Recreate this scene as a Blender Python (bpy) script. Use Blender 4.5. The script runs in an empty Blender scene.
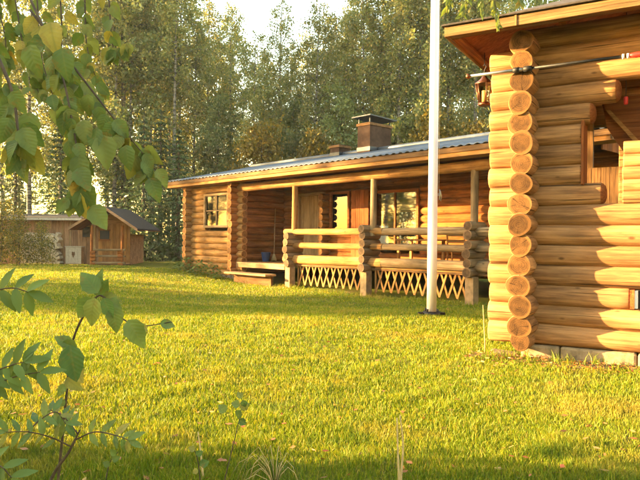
import bpy, math, random
import numpy as np
from mathutils import Matrix, Vector

R = math.radians
sc = bpy.context.scene
col = sc.collection

# ------------------------------------------------------------------ camera, sky, sun, exposure
F = 620.0            # focal length in pixels of the 640 px wide photograph
CAMZ = 1.10
ROLL = R(0.5)
cam = bpy.data.cameras.new('camera')
cam.sensor_width = 36.0
cam.lens = F / 640.0 * 36.0
cam.clip_start = 0.05
cam.clip_end = 2000
camo = bpy.data.objects.new('camera', cam)
col.objects.link(camo)
camo.matrix_world = Matrix.Translation((0, 0, CAMZ)) @ Matrix.Rotation(R(90), 4, 'X') @ Matrix.Rotation(ROLL, 4, 'Z')
sc.camera = camo

SUN_ELEV = R(12)
SUN_AZ = R(-6)                                   # heading the light travels to, from +X towards +Y
Ldir = Vector((math.cos(SUN_AZ) * math.cos(SUN_ELEV), math.sin(SUN_AZ) * math.cos(SUN_ELEV), -math.sin(SUN_ELEV)))
world = bpy.data.worlds.new('World')
sc.world = world
world.use_nodes = True
wn = world.node_tree
wn.nodes.clear()
sky = wn.nodes.new('ShaderNodeTexSky')
sky.sky_type = 'NISHITA'
sky.sun_disc = False
sky.sun_elevation = SUN_ELEV
sky.sun_rotation = math.atan2(-Ldir.x, -Ldir.y)
sky.air_density = 1.6
sky.dust_density = 0.8
sky.ozone_density = 0.0
bg = wn.nodes.new('ShaderNodeBackground')
bg.inputs['Strength'].default_value = 0.098
wo = wn.nodes.new('ShaderNodeOutputWorld')
wn.links.new(sky.outputs[0], bg.inputs[0])
wn.links.new(bg.outputs[0], wo.inputs[0])

sun = bpy.data.lights.new('sun', 'SUN')
sun.energy = 5.0
sun.angle = R(0.6)
sun.color = (1.0, 0.67, 0.28)
suno = bpy.data.objects.new('sun', sun)
suno.rotation_euler = Ldir.to_track_quat('-Z', 'Y').to_euler()
suno.location = (-20, 0, 20)
col.objects.link(suno)

sc.view_settings.view_transform = 'Standard'
sc.view_settings.look = 'None'
sc.view_settings.gamma = 1.0
sc.view_settings.use_curve_mapping = False
sc.view_settings.exposure = 3.42
sc.cycles.max_bounces = 5
sc.cycles.diffuse_bounces = 3
sc.cycles.glossy_bounces = 2
sc.cycles.transparent_max_bounces = 16
sc.cycles.use_denoising = True
sc.cycles.use_adaptive_sampling = True
sc.cycles.adaptive_threshold = 0.03

rng = random.Random(7)
nrng = np.random.default_rng(11)


def px(x, y, Y):
    """point seen at pixel x, y of the photograph at depth Y"""
    a, b = x - 320.0, 240.0 - y
    xu = a * math.cos(ROLL) - b * math.sin(ROLL)
    yu = a * math.sin(ROLL) + b * math.cos(ROLL)
    return Vector((xu / F * Y, Y, CAMZ + yu / F * Y))


def sstep(a, b, v):
    t = np.clip((v - a) / (b - a), 0, 1)
    return t * t * (3 - 2 * t)


def gz(x, y):
    x = np.asarray(x, float); y = np.asarray(y, float)
    z = 0.06 * sstep(15, 20, y) * sstep(1.0, -3.0, x) - 0.19 * sstep(8.2, 12.5, y) * sstep(21, 17.5, y) * sstep(-6, -2, x)
    z = z + 0.02 * np.sin(x * 0.9 + 1.3) * np.cos(y * 0.7) + 0.012 * np.sin(x * 2.3 + y * 1.9)
    z = z + 0.05 * sstep(8, 4, y) * sstep(0.5, 2.0, x)
    return z


def gzf(x, y):
    return float(gz(x, y))


# ------------------------------------------------------------------ materials
MATS = {}


def new_mat(name):
    m = bpy.data.materials.new(name)
    m.use_nodes = True
    nt = m.node_tree
    nt.nodes.clear()
    out = nt.nodes.new('ShaderNodeOutputMaterial')
    MATS[name] = m
    return m, nt, out


def N(nt, typ, **kw):
    n = nt.nodes.new(typ)
    for k, v in kw.items():
        if k in n.inputs:
            n.inputs[k].default_value = v
        else:
            setattr(n, k, v)
    return n


def ramp(nt, fac, stops):
    n = nt.nodes.new('ShaderNodeValToRGB')
    cr = n.color_ramp
    while len(cr.elements) < len(stops):
        cr.elements.new(0.5)
    for e, (p, c) in zip(cr.elements, stops):
        e.position = p
        e.color = (c[0], c[1], c[2], 1) if isinstance(c, (tuple, list)) else (c, c, c, 1)
    nt.links.new(fac, n.inputs[0])
    return n.outputs[0]


def mixc(nt, fac, a, b, typ='MIX'):
    n = nt.nodes.new('ShaderNodeMix')
    n.data_type = 'RGBA'
    n.blend_type = typ
    for sock, v in ((n.inputs[0], fac), (n.inputs[6], a), (n.inputs[7], b)):
        if hasattr(v, 'links'):
            nt.links.new(v, sock)
        elif isinstance(v, (int, float)):
            sock.default_value = v
        else:
            sock.default_value = (v[0], v[1], v[2], 1)
    return n.outputs[2]


def coords(nt, scale, rnd=True, kind='Object'):
    tc = N(nt, 'ShaderNodeTexCoord')
    mp = N(nt, 'ShaderNodeMapping')
    mp.inputs['Scale'].default_value = scale
    nt.links.new(tc.outputs[kind], mp.inputs[0])
    if rnd:
        oi = N(nt, 'ShaderNodeObjectInfo')
        mu = N(nt, 'ShaderNodeMath', operation='MULTIPLY')
        mu.inputs[1].default_value = 37.0
        nt.links.new(oi.outputs['Random'], mu.inputs[0])
        cb = N(nt, 'ShaderNodeCombineXYZ')
        nt.links.new(mu.outputs[0], cb.inputs[0])
        nt.links.new(cb.outputs[0], mp.inputs['Location'])
    return mp.outputs[0]


def noise(nt, vec, scale, detail=4, rough=0.6, dist=0.0):
    n = N(nt, 'ShaderNodeTexNoise')
    n.inputs['Scale'].default_value = scale
    n.inputs['Detail'].default_value = detail
    n.inputs['Roughness'].default_value = rough
    n.inputs['Distortion'].default_value = dist
    nt.links.new(vec, n.inputs['Vector'])
    return n.outputs[0]


def bsdf(nt, out, color, rough=0.7, bump=None, bstr=0.3, bdist=0.01, metallic=0.0, spec=0.3):
    p = N(nt, 'ShaderNodeBsdfPrincipled')
    if hasattr(color, 'links'):
        nt.links.new(color, p.inputs['Base Color'])
    else:
        p.inputs['Base Color'].default_value = (*color, 1)
    if hasattr(rough, 'links'):
        nt.links.new(rough, p.inputs['Roughness'])
    else:
        p.inputs['Roughness'].default_value = rough
    p.inputs['Metallic'].default_value = metallic
    p.inputs['Specular IOR Level'].default_value = spec
    if bump is not None:
        b = N(nt, 'ShaderNodeBump')
        b.inputs['Strength'].default_value = bstr
        b.inputs['Distance'].default_value = bdist
        nt.links.new(bump, b.inputs['Height'])
        nt.links.new(b.outputs[0], p.inputs['Normal'])
    nt.links.new(p.outputs[0], out.inputs[0])
    return p


def wood(name, dark, mid, light, grain=14.0, crack=0.75, rough=0.85, vary=0.25, knots=True, stain=None):
    """wood with the grain along local X"""
    m, nt, out = new_mat(name)
    v = coords(nt, (1.0, grain, grain))
    g = noise(nt, v, 1.6, 6, 0.65, 0.4)
    c = ramp(nt, g, [(0.30, dark), (0.5, mid), (0.70, light)])
    v2 = coords(nt, (0.5, 30, 30))
    k = noise(nt, v2, 1.3, 3, 0.5, 0.2)
    kr = ramp(nt, k, [(0.33, 0.0), (0.385, 1.0)])
    v5 = coords(nt, (1.6, 70, 70))
    fg = noise(nt, v5, 1.2, 4, 0.65)
    c = mixc(nt, 0.85, c, ramp(nt, fg, [(0.30, 0.62), (0.5, 1.0), (0.72, 1.22)]), 'MULTIPLY')
    dk = tuple(x * 0.3 for x in dark)
    c = mixc(nt, kr, mixc(nt, crack, c, dk), c)
    v4 = coords(nt, (0.8, 2.2, 2.2))
    bl = noise(nt, v4, 2.0, 3, 0.6)
    blr = ramp(nt, bl, [(0.35, 0.6), (0.65, 1.12)])
    c = mixc(nt, 0.8, c, blr, 'MULTIPLY')
    if knots:
        v3 = coords(nt, (4.5, 9.0, 9.0))
        vo = N(nt, 'ShaderNodeTexVoronoi')
        vo.inputs['Scale'].default_value = 1.0
        nt.links.new(v3, vo.inputs['Vector'])
        kn = ramp(nt, vo.outputs['Distance'], [(0.07, 1.0), (0.16, 0.0)])
        sepc = N(nt, 'ShaderNodeSeparateColor'); nt.links.new(vo.outputs['Color'], sepc.inputs[0])
        kn = mixc(nt, 1.0, kn, ramp(nt, sepc.outputs[0], [(0.68, 0.0), (0.70, 1.0)]), 'MULTIPLY')
        c = mixc(nt, mixc(nt, 1.0, kn, (0.75, 0.75, 0.75), 'MULTIPLY'), c, dk)
    oi = N(nt, 'ShaderNodeObjectInfo')
    rr = ramp(nt, oi.outputs['Random'], [(0.0, 1 - vary), (1.0, 1 + vary * 0.6)])
    c = mixc(nt, 1.0, c, rr, 'MULTIPLY')
    bm = mixc(nt, 0.35, mixc(nt, 0.5, g, kr), fg)
    bsdf(nt, out, c, rough, bm, 0.8, 0.014, spec=0.12)
    return m


def end_grain(name, dark, light, rough=0.8):
    """annual rings round local X axis"""
    m, nt, out = new_mat(name)
    tc = N(nt, 'ShaderNodeTexCoord')
    mp = N(nt, 'ShaderNodeMapping')
    mp.inputs['Scale'].default_value = (0, 1, 1)
    nt.links.new(tc.outputs['Object'], mp.inputs[0])
    ln = N(nt, 'ShaderNodeVectorMath', operation='LENGTH')
    nt.links.new(mp.outputs[0], ln.inputs[0])
    v = coords(nt, (1, 1, 1))
    n1 = noise(nt, v, 11, 4)
    ma = N(nt, 'ShaderNodeMath', operation='MULTIPLY_ADD')
    nt.links.new(n1, ma.inputs[0]); ma.inputs[1].default_value = 0.06
    nt.links.new(ln.outputs['Value'], ma.inputs[2])
    sn = N(nt, 'ShaderNodeMath', operation='MULTIPLY'); sn.inputs[1].default_value = 420
    nt.links.new(ma.outputs[0], sn.inputs[0])
    si = N(nt, 'ShaderNodeMath', operation='SINE')
    nt.links.new(sn.outputs[0], si.inputs[0])
    n2 = noise(nt, v, 14, 4)
    ad = N(nt, 'ShaderNodeMath', operation='MULTIPLY_ADD')
    nt.links.new(si.outputs[0], ad.inputs[0]); ad.inputs[1].default_value = 0.085
    nt.links.new(n2, ad.inputs[2])
    c = ramp(nt, ad.outputs[0], [(0.25, dark), (0.7, light)])
    sep = N(nt, 'ShaderNodeSeparateXYZ'); nt.links.new(tc.outputs['Object'], sep.inputs[0])
    at = N(nt, 'ShaderNodeMath', operation='ARCTAN2')
    nt.links.new(sep.outputs[1], at.inputs[0]); nt.links.new(sep.outputs[2], at.inputs[1])
    cb = N(nt, 'ShaderNodeCombineXYZ'); nt.links.new(at.outputs[0], cb.inputs[0])
    oi = N(nt, 'ShaderNodeObjectInfo')
    mu = N(nt, 'ShaderNodeMath', operation='MULTIPLY'); mu.inputs[1].default_value = 50
    nt.links.new(oi.outputs['Random'], mu.inputs[0]); nt.links.new(mu.outputs[0], cb.inputs[1])
    rc = noise(nt, cb.outputs[0], 2.6, 3)
    cr = ramp(nt, rc, [(0.33, 0.75), (0.37, 0.0)])
    c = mixc(nt, cr, c, tuple(x * 0.35 for x in dark))
    c = mixc(nt, ramp(nt, ma.outputs[0], [(0.108, 0.0), (0.122, 0.55)]), c, tuple(min(1, x * 1.9) for x in light))
    rr = ramp(nt, oi.outputs['Random'], [(0.0, 0.6), (1.0, 1.25)])
    c = mixc(nt, 1.0, c, rr, 'MULTIPLY')
    bsdf(nt, out, c, rough, ad.outputs[0], 0.5, 0.006, spec=0.1)
    return m


def plain(name, color, rough=0.6, metallic=0.0, var=0.2, scale=8.0, bump=0.2, spec=0.3):
    m, nt, out = new_mat(name)
    v = coords(nt, (1, 1, 1))
    n = noise(nt, v, scale, 5)
    c = mixc(nt, 1.0, color, ramp(nt, n, [(0.3, 1 - var), (0.7, 1 + var)]), 'MULTIPLY')
    bsdf(nt, out, c, rough, n, bump, 0.01, metallic, spec)
    return m


def leafmat(name, stops, trans=0.35, vary=0.25, veins=False, rough=0.5):
    m, nt, out = new_mat(name)
    ge = N(nt, 'ShaderNodeNewGeometry')
    if veins:
        oi0 = N(nt, 'ShaderNodeObjectInfo')
        c = ramp(nt, oi0.outputs['Random'], stops)
        v = coords(nt, (1, 1, 1))
        sp = noise(nt, v, 28, 4, 0.7)
        c = mixc(nt, ramp(nt, sp, [(0.55, 0.0), (0.70, 0.75)]), c, (0.20, 0.13, 0.03))
        bl = noise(nt, v, 9, 3, 0.6)
        c = mixc(nt, 0.9, c, ramp(nt, bl, [(0.3, 0.62), (0.7, 1.3)]), 'MULTIPLY')
        tc = N(nt, 'ShaderNodeTexCoord')
        sx = N(nt, 'ShaderNodeSeparateXYZ'); nt.links.new(tc.outputs['Object'], sx.inputs[0])
        ab = N(nt, 'ShaderNodeMath', operation='ABSOLUTE'); nt.links.new(sx.outputs[1], ab.inputs[0])
        mv = N(nt, 'ShaderNodeMath', operation='MULTIPLY_ADD'); mv.inputs[1].default_value = -0.75
        nt.links.new(ab.outputs[0], mv.inputs[0]); nt.links.new(sx.outputs[0], mv.inputs[2])
        ms = N(nt, 'ShaderNodeMath', operation='MULTIPLY'); ms.inputs[1].default_value = 560
        nt.links.new(mv.outputs[0], ms.inputs[0])
        sn = N(nt, 'ShaderNodeMath', operation='SINE'); nt.links.new(ms.outputs[0], sn.inputs[0])
        vein = ramp(nt, sn.outputs[0], [(0.75, 0.0), (1.0, 0.16)])
        mid = ramp(nt, ab.outputs[0], [(0.0006, 0.45), (0.0018, 0.0)])
        mx = N(nt, 'ShaderNodeMath', operation='MAXIMUM')
        nt.links.new(vein, mx.inputs[0]); nt.links.new(mid, mx.inputs[1])
        c = mixc(nt, mx.outputs[0], c, (0.16, 0.18, 0.05))
        bumpsrc = sn.outputs[0]
    else:
        c = ramp(nt, ge.outputs['Random Per Island'], stops)
        oi = N(nt, 'ShaderNodeObjectInfo')
        rr = ramp(nt, oi.outputs['Random'], [(0.0, 1 - vary), (1.0, 1 + vary)])
        c = mixc(nt, 1.0, c, rr, 'MULTIPLY')
        bumpsrc = None
    p = N(nt, 'ShaderNodeBsdfPrincipled')
    p.inputs['Roughness'].default_value = rough
    p.inputs['Specular IOR Level'].default_value = 0.25
    nt.links.new(c, p.inputs['Base Color'])
    if bumpsrc is not None:
        b = N(nt, 'ShaderNodeBump'); b.inputs['Strength'].default_value = 0.25; b.inputs['Distance'].default_value = 0.001
        nt.links.new(bumpsrc, b.inputs['Height']); nt.links.new(b.outputs[0], p.inputs['Normal'])
    t = N(nt, 'ShaderNodeBsdfTranslucent')
    ct = mixc(nt, 1.0, c, (1.25, 1.15, 0.5), 'MULTIPLY')
    nt.links.new(ct, t.inputs[0])
    mx = N(nt, 'ShaderNodeMixShader'); mx.inputs[0].default_value = trans
    nt.links.new(p.outputs[0], mx.inputs[1]); nt.links.new(t.outputs[0], mx.inputs[2])
    nt.links.new(mx.outputs[0], out.inputs[0])
    return m


def glassmat(name, tint=(0.8, 0.85, 0.85), refl=0.25):
    m, nt, out = new_mat(name)
    g = N(nt, 'ShaderNodeBsdfGlossy'); g.inputs['Roughness'].default_value = 0.03
    g.inputs['Color'].default_value = (0.75, 0.75, 0.75, 1)
    t = N(nt, 'ShaderNodeBsdfTransparent'); t.inputs[0].default_value = (*tint, 1)
    fr = N(nt, 'ShaderNodeFresnel'); fr.inputs[0].default_value = 1.5
    ad = N(nt, 'ShaderNodeMath', operation='ADD'); ad.inputs[1].default_value = refl * 0.08
    nt.links.new(fr.outputs[0], ad.inputs[0])
    mx = N(nt, 'ShaderNodeMixShader')
    nt.links.new(ad.outputs[0], mx.inputs[0])
    nt.links.new(t.outputs[0], mx.inputs[1]); nt.links.new(g.outputs[0], mx.inputs[2])
    nt.links.new(mx.outputs[0], out.inputs[0])
    return m


wood('log_pine', (0.165, 0.080, 0.035), (0.335, 0.170, 0.070), (0.47, 0.255, 0.11), vary=0.22, crack=0.85)
end_grain('log_pine_end', (0.040, 0.019, 0.007), (0.125, 0.060, 0.020))
wood('log_red', (0.16, 0.052, 0.013), (0.29, 0.100, 0.023), (0.41, 0.155, 0.040), vary=0.25)
end_grain('log_red_end', (0.11, 0.045, 0.014), (0.30, 0.14, 0.045))
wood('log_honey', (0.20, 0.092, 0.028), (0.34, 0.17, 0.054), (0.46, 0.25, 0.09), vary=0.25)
wood('log_grey', (0.15, 0.096, 0.048), (0.25, 0.165, 0.085), (0.36, 0.25, 0.14), vary=0.22)
end_grain('log_grey_end', (0.05, 0.03, 0.016), (0.14, 0.085, 0.046))
wood('board_red', (0.17, 0.052, 0.016), (0.25, 0.082, 0.025), (0.32, 0.115, 0.036), grain=18, crack=0.4, vary=0.2)
wood('board_brown', (0.09, 0.045, 0.018), (0.155, 0.08, 0.032), (0.22, 0.12, 0.05), grain=18, crack=0.4, vary=0.2)
wood('board_tan', (0.25, 0.15, 0.07), (0.36, 0.225, 0.11), (0.45, 0.29, 0.15), grain=18, crack=0.4, vary=0.25)
wood('board_orange', (0.26, 0.12, 0.035), (0.38, 0.18, 0.055), (0.46, 0.24, 0.08), grain=16, crack=0.4, vary=0.25)
wood('board_fascia', (0.13, 0.072, 0.03), (0.21, 0.12, 0.05), (0.28, 0.17, 0.075), grain=16, crack=0.5, vary=0.2)
wood('board_shed', (0.22, 0.115, 0.06), (0.35, 0.195, 0.105), (0.44, 0.26, 0.15), grain=18, crack=0.5, vary=0.3, knots=False)
plain('concrete', (0.27, 0.195, 0.115), 0.95, var=0.5, scale=11, bump=0.7, spec=0.08)
plain('pier_tan', (0.25, 0.165, 0.085), 0.9, var=0.3, scale=9, bump=0.5)
plain('roof_metal', (0.085, 0.10, 0.125), 0.5, 0.3, var=0.45, scale=2.2, bump=0.05, spec=0.5)
plain('roof_felt', (0.045, 0.035, 0.03), 0.9, var=0.4, scale=22, bump=0.6)
plain('cap_metal', (0.028, 0.034, 0.042), 0.5, 0.4, var=0.2)
plain('chimney_sheet', (0.052, 0.032, 0.023), 0.95, 0.0, var=0.4, scale=5, bump=0.3, spec=0.02)
plain('dark_iron', (0.03, 0.028, 0.028), 0.55, 0.6, var=0.3, scale=30)
plain('steel', (0.30, 0.31, 0.33), 0.35, 0.8, var=0.15, scale=20)
plain('copper', (0.13, 0.05, 0.025), 0.4, 0.7, var=0.3, scale=25)
plain('red_paint', (0.50, 0.028, 0.02), 0.35, 0.0, var=0.1)
plain('white_paint', (0.80, 0.79, 0.77), 0.4, 0.0, var=0.06, scale=3, bump=0.05)
plain('white_wood', (0.42, 0.36, 0.28), 0.7, 0.0, var=0.2, scale=12)
plain('blue_plastic', (0.015, 0.035, 0.12), 0.4, 0.0, var=0.1)
plain('black_board', (0.012, 0.012, 0.018), 0.5, 0.0, var=0.2)
plain('curtain', (0.78, 0.76, 0.70), 0.9, 0.0, var=0.08, scale=20)
plain('rope', (0.45, 0.36, 0.2), 0.9, 0.0, var=0.2, scale=40)
plain('bark_dark', (0.075, 0.058, 0.042), 0.9, var=0.5, scale=10, bump=0.8)
plain('bark_twig', (0.06, 0.042, 0.026), 0.85, var=0.4, scale=40, bump=0.4)
plain('stone_dark', (0.10, 0.085, 0.07), 0.9, var=0.4, scale=10, bump=0.6)
plain('dry_straw', (0.42, 0.31, 0.14), 0.8, var=0.25, scale=30)
plain('candle', (0.75, 0.62, 0.4), 0.5, var=0.05)
glassmat('glass', (0.95, 0.96, 0.95), 0.0)
glassmat('lantern_glass', (0.85, 0.72, 0.5), 0.5)

# lace: white cloth with dark openwork
m, nt, out = new_mat('lace')
v = coords(nt, (1, 1, 1), rnd=False)
vo = N(nt, 'ShaderNodeTexVoronoi'); vo.inputs['Scale'].default_value = 11; nt.links.new(v, vo.inputs['Vector'])
bsdf(nt, out, ramp(nt, vo.outputs['Distance'], [(0.33, (0.82, 0.79, 0.72)), (0.42, (0.045, 0.035, 0.03))]), 0.9)

# birch bark
m, nt, out = new_mat('bark_birch')
v = coords(nt, (1.2, 1.2, 6.0))
n1 = noise(nt, v, 1.6, 4, 0.7)
c = ramp(nt, n1, [(0.42, (0.03, 0.027, 0.024)), (0.54, (0.20, 0.18, 0.155)), (0.8, (0.30, 0.275, 0.24))])
bsdf(nt, out, c, 0.85, n1, 0.4, 0.02)

leafmat('leaf_birch', [(0.0, (0.132, 0.168, 0.064)), (0.5, (0.202, 0.227, 0.080)), (0.88, (0.291, 0.269, 0.096)), (0.98, (0.501, 0.382, 0.128))], 0.45)
leafmat('leaf_aspen', [(0.0, (0.115, 0.162, 0.065)), (0.6, (0.177, 0.218, 0.084)), (1.0, (0.271, 0.277, 0.109))], 0.45)
leafmat('leaf_golden', [(0.0, (0.083, 0.079, 0.014)), (0.5, (0.158, 0.125, 0.018)), (1.0, (0.266, 0.174, 0.025))], 0.38)
leafmat('leaf_bush', [(0.0, (0.073, 0.090, 0.019)), (0.6, (0.145, 0.139, 0.026)), (0.9, (0.290, 0.218, 0.033)), (1.0, (0.449, 0.290, 0.040))], 0.35)
leafmat('needle_spruce', [(0.0, (0.033, 0.061, 0.023)), (1.0, (0.085, 0.122, 0.040))], 0.08)
leafmat('leaf_plant', [(0.0, (0.049, 0.105, 0.022)), (1.0, (0.140, 0.182, 0.036))], 0.3)
leafmat('leaf_near', [(0.0, (0.094, 0.149, 0.044)), (0.5, (0.138, 0.187, 0.055)), (0.85, (0.193, 0.215, 0.061)), (0.96, (0.308, 0.253, 0.055)), (1.0, (0.440, 0.275, 0.055))], 0.45, veins=True)
leafmat('leaf_dark', [(0.0, (0.081, 0.152, 0.048)), (0.7, (0.171, 0.226, 0.056)), (1.0, (0.314, 0.276, 0.078))], 0.4, veins=True)
leafmat('fallen', [(0.0, (0.24, 0.11, 0.035)), (0.55, (0.30, 0.085, 0.03)), (0.8, (0.34, 0.2, 0.06)), (1.0, (0.46, 0.33, 0.13))], 0.15)

# grass blades
m, nt, out = new_mat('grass_blade')
ge = N(nt, 'ShaderNodeNewGeometry')
c = ramp(nt, ge.outputs['Random Per Island'], [(0.0, (0.085, 0.145, 0.008)), (0.5, (0.155, 0.215, 0.010)), (0.85, (0.235, 0.25, 0.014)), (1.0, (0.38, 0.30, 0.07))])
tc = N(nt, 'ShaderNodeTexCoord')
n1 = noise(nt, tc.outputs['Object'], 0.8, 4, 0.65)
c = mixc(nt, ramp(nt, n1, [(0.52, 0.0), (0.70, 0.75)]), c, (0.32, 0.25, 0.05))
n3 = noise(nt, tc.outputs['Object'], 2.3, 4, 0.7)
c = mixc(nt, ramp(nt, n3, [(0.56, 0.0), (0.66, 0.7)]), c, (0.075, 0.135, 0.012))
p = N(nt, 'ShaderNodeBsdfPrincipled'); p.inputs['Roughness'].default_value = 0.55; p.inputs['Specular IOR Level'].default_value = 0.2
nt.links.new(c, p.inputs['Base Color'])
t = N(nt, 'ShaderNodeBsdfTranslucent'); nt.links.new(mixc(nt, 1.0, c, (1.3, 1.1, 0.5), 'MULTIPLY'), t.inputs[0])
mx = N(nt, 'ShaderNodeMixShader'); mx.inputs[0].default_value = 0.4
nt.links.new(p.outputs[0], mx.inputs[1]); nt.links.new(t.outputs[0], mx.inputs[2]); nt.links.new(mx.outputs[0], out.inputs[0])

# lawn soil / far turf
m, nt, out = new_mat('turf')
tc = N(nt, 'ShaderNodeTexCoord')
n1 = noise(nt, tc.outputs['Object'], 0.9, 5, 0.65)
n2 = noise(nt, tc.outputs['Object'], 45, 5, 0.7)
c1 = ramp(nt, n2, [(0.3, (0.070, 0.082, 0.008)), (0.55, (0.135, 0.14, 0.012)), (0.75, (0.20, 0.165, 0.025))])
c = mixc(nt, ramp(nt, n1, [(0.52, 0.0), (0.68, 0.8)]), c1, (0.17, 0.115, 0.045))
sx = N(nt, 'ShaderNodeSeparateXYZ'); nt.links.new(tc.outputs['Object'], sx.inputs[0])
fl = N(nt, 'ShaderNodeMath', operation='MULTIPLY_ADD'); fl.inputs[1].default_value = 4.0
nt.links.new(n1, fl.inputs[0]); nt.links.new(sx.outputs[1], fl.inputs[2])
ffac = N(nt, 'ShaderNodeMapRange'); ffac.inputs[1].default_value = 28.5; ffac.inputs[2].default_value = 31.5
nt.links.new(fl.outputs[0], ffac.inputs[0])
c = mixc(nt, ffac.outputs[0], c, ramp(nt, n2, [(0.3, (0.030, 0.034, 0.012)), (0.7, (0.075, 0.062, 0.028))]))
bsdf(nt, out, c, 0.95, n2, 0.9, 0.03, spec=0.1)


# ------------------------------------------------------------------ mesh helpers
def mesh_np(name, verts, faces, mats, fmat=None, smooth=False):
    """verts (n,3), faces (m,k) arrays"""
    me = bpy.data.meshes.new(name)
    verts = np.asarray(verts, np.float32); faces = np.asarray(faces, np.int32)
    k = faces.shape[1]
    me.vertices.add(len(verts)); me.vertices.foreach_set('co', verts.ravel())
    me.loops.add(faces.size); me.loops.foreach_set('vertex_index', faces.ravel())
    me.polygons.add(len(faces))
    me.polygons.foreach_set('loop_start', np.arange(0, faces.size, k, dtype=np.int32))
    if fmat is not None:
        me.polygons.foreach_set('material_index', np.asarray(fmat, np.int32))
    if smooth:
        me.polygons.foreach_set('use_smooth', np.ones(len(faces), bool))
    for mm in mats:
        me.materials.append(MATS[mm])
    me.update(calc_edges=True)
    return me


class MB:
    def __init__(s):
        s.v = []; s.f = []; s.m = []; s.sm = []

    def face(s, idx, mi=0, smooth=False):
        s.f.append(tuple(idx)); s.m.append(mi); s.sm.append(smooth)

    def box(s, x0, x1, y0, y1, z0, z1, mi=0, M=None):
        b = len(s.v)
        for z in (z0, z1):
            for (x, y) in ((x0, y0), (x1, y0), (x1, y1), (x0, y1)):
                p = Vector((x, y, z))
                s.v.append(tuple(M @ p if M else p))
        for q in ((0, 3, 2, 1), (4, 5, 6, 7), (0, 1, 5, 4), (1, 2, 6, 5), (2, 3, 7, 6), (3, 0, 4, 7)):
            s.face([b + i for i in q], mi)
        return s

    def tube(s, pts, rads, sides=8, mi=0, cap=True, capmi=None):
        pts = [Vector(p) for p in pts]
        b = len(s.v)
        n = len(pts)
        up = Vector((0, 0, 1))
        for i, p in enumerate(pts):
            d = (pts[min(i + 1, n - 1)] - pts[max(i - 1, 0)]).normalized()
            a = up if abs(d.dot(up)) < 0.95 else Vector((1, 0, 0))
            e1 = d.cross(a).normalized(); e2 = e1.cross(d)
            r = rads[i] if isinstance(rads, (list, tuple)) else rads
            for k in range(sides):
                t = 2 * math.pi * k / sides
                s.v.append(tuple(p + e1 * (r * math.cos(t)) + e2 * (r * math.sin(t))))
        for i in range(n - 1):
            for k in range(sides):
                k2 = (k + 1) % sides
                s.face((b + i * sides + k, b + i * sides + k2, b + (i + 1) * sides + k2, b + (i + 1) * sides + k), mi, True)
        if cap:
            cm = mi if capmi is None else capmi
            s.face([b + k for k in range(sides)][::-1], cm)
            s.face([b + (n - 1) * sides + k for k in range(sides)], cm)
        return s

    def poly_prism(s, pts, d, mi=0):
        """pts planar loop, extruded by vector d"""
        b = len(s.v); n = len(pts); d = Vector(d)
        for p in pts:
            s.v.append(tuple(Vector(p)))
        for p in pts:
            s.v.append(tuple(Vector(p) + d))
        s.face([b + i for i in range(n)][::-1], mi)
        s.face([b + n + i for i in range(n)], mi)
        for i in range(n):
            j = (i + 1) % n
            s.face((b + i, b + j, b + n + j, b + n + i), mi)
        return s

    def mesh(s, name, mats):
        me = bpy.data.meshes.new(name)
        me.from_pydata(s.v, [], s.f)
        for mm in mats:
            me.materials.append(MATS[mm])
        me.polygons.foreach_set('material_index', np.array(s.m, np.int32))
        me.polygons.foreach_set('use_smooth', np.array(s.sm, bool))
        me.update()
        return me

    def build(s, name, mats, parent=None, loc=None, rot=None, bevel=0.0):
        if isinstance(mats, str):
            mats = [mats]
        o = link(name, s.mesh(name, mats), parent, loc, rot)
        if bevel:
            bv = o.modifiers.new('bevel', 'BEVEL'); bv.width = bevel; bv.segments = 2; bv.limit_method = 'ANGLE'
        return o


def link(name, me, parent=None, loc=None, rot=None):
    o = bpy.data.objects.new(name, me)
    col.objects.link(o)
    if parent is not None:
        o.parent = parent
    if loc is not None:
        o.location = loc
    if rot is not None:
        o.rotation_euler = rot
    return o


def tag(o, label=None, cat=None, group=None, kind=None):
    if label: o['label'] = label
    if cat: o['category'] = cat
    if group: o['group'] = group
    if kind: o['kind'] = kind
    return o


def thing(name, label, cat, loc=(0, 0, 0), rz=0.0, group=None):
    o = bpy.data.objects.new(name, None)
    o.empty_display_size = 0.2
    col.objects.link(o)
    o.location = loc
    o.rotation_euler = (0, 0, rz)
    return tag(o, label, cat, group)


def copy_tree(o, parent=None):
    c = o.copy(); col.objects.link(c)
    if parent is not None:
        c.parent = parent
    for ch in list(o.children):
        copy_tree(ch, c)
    return c


LOGC = {}


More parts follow.
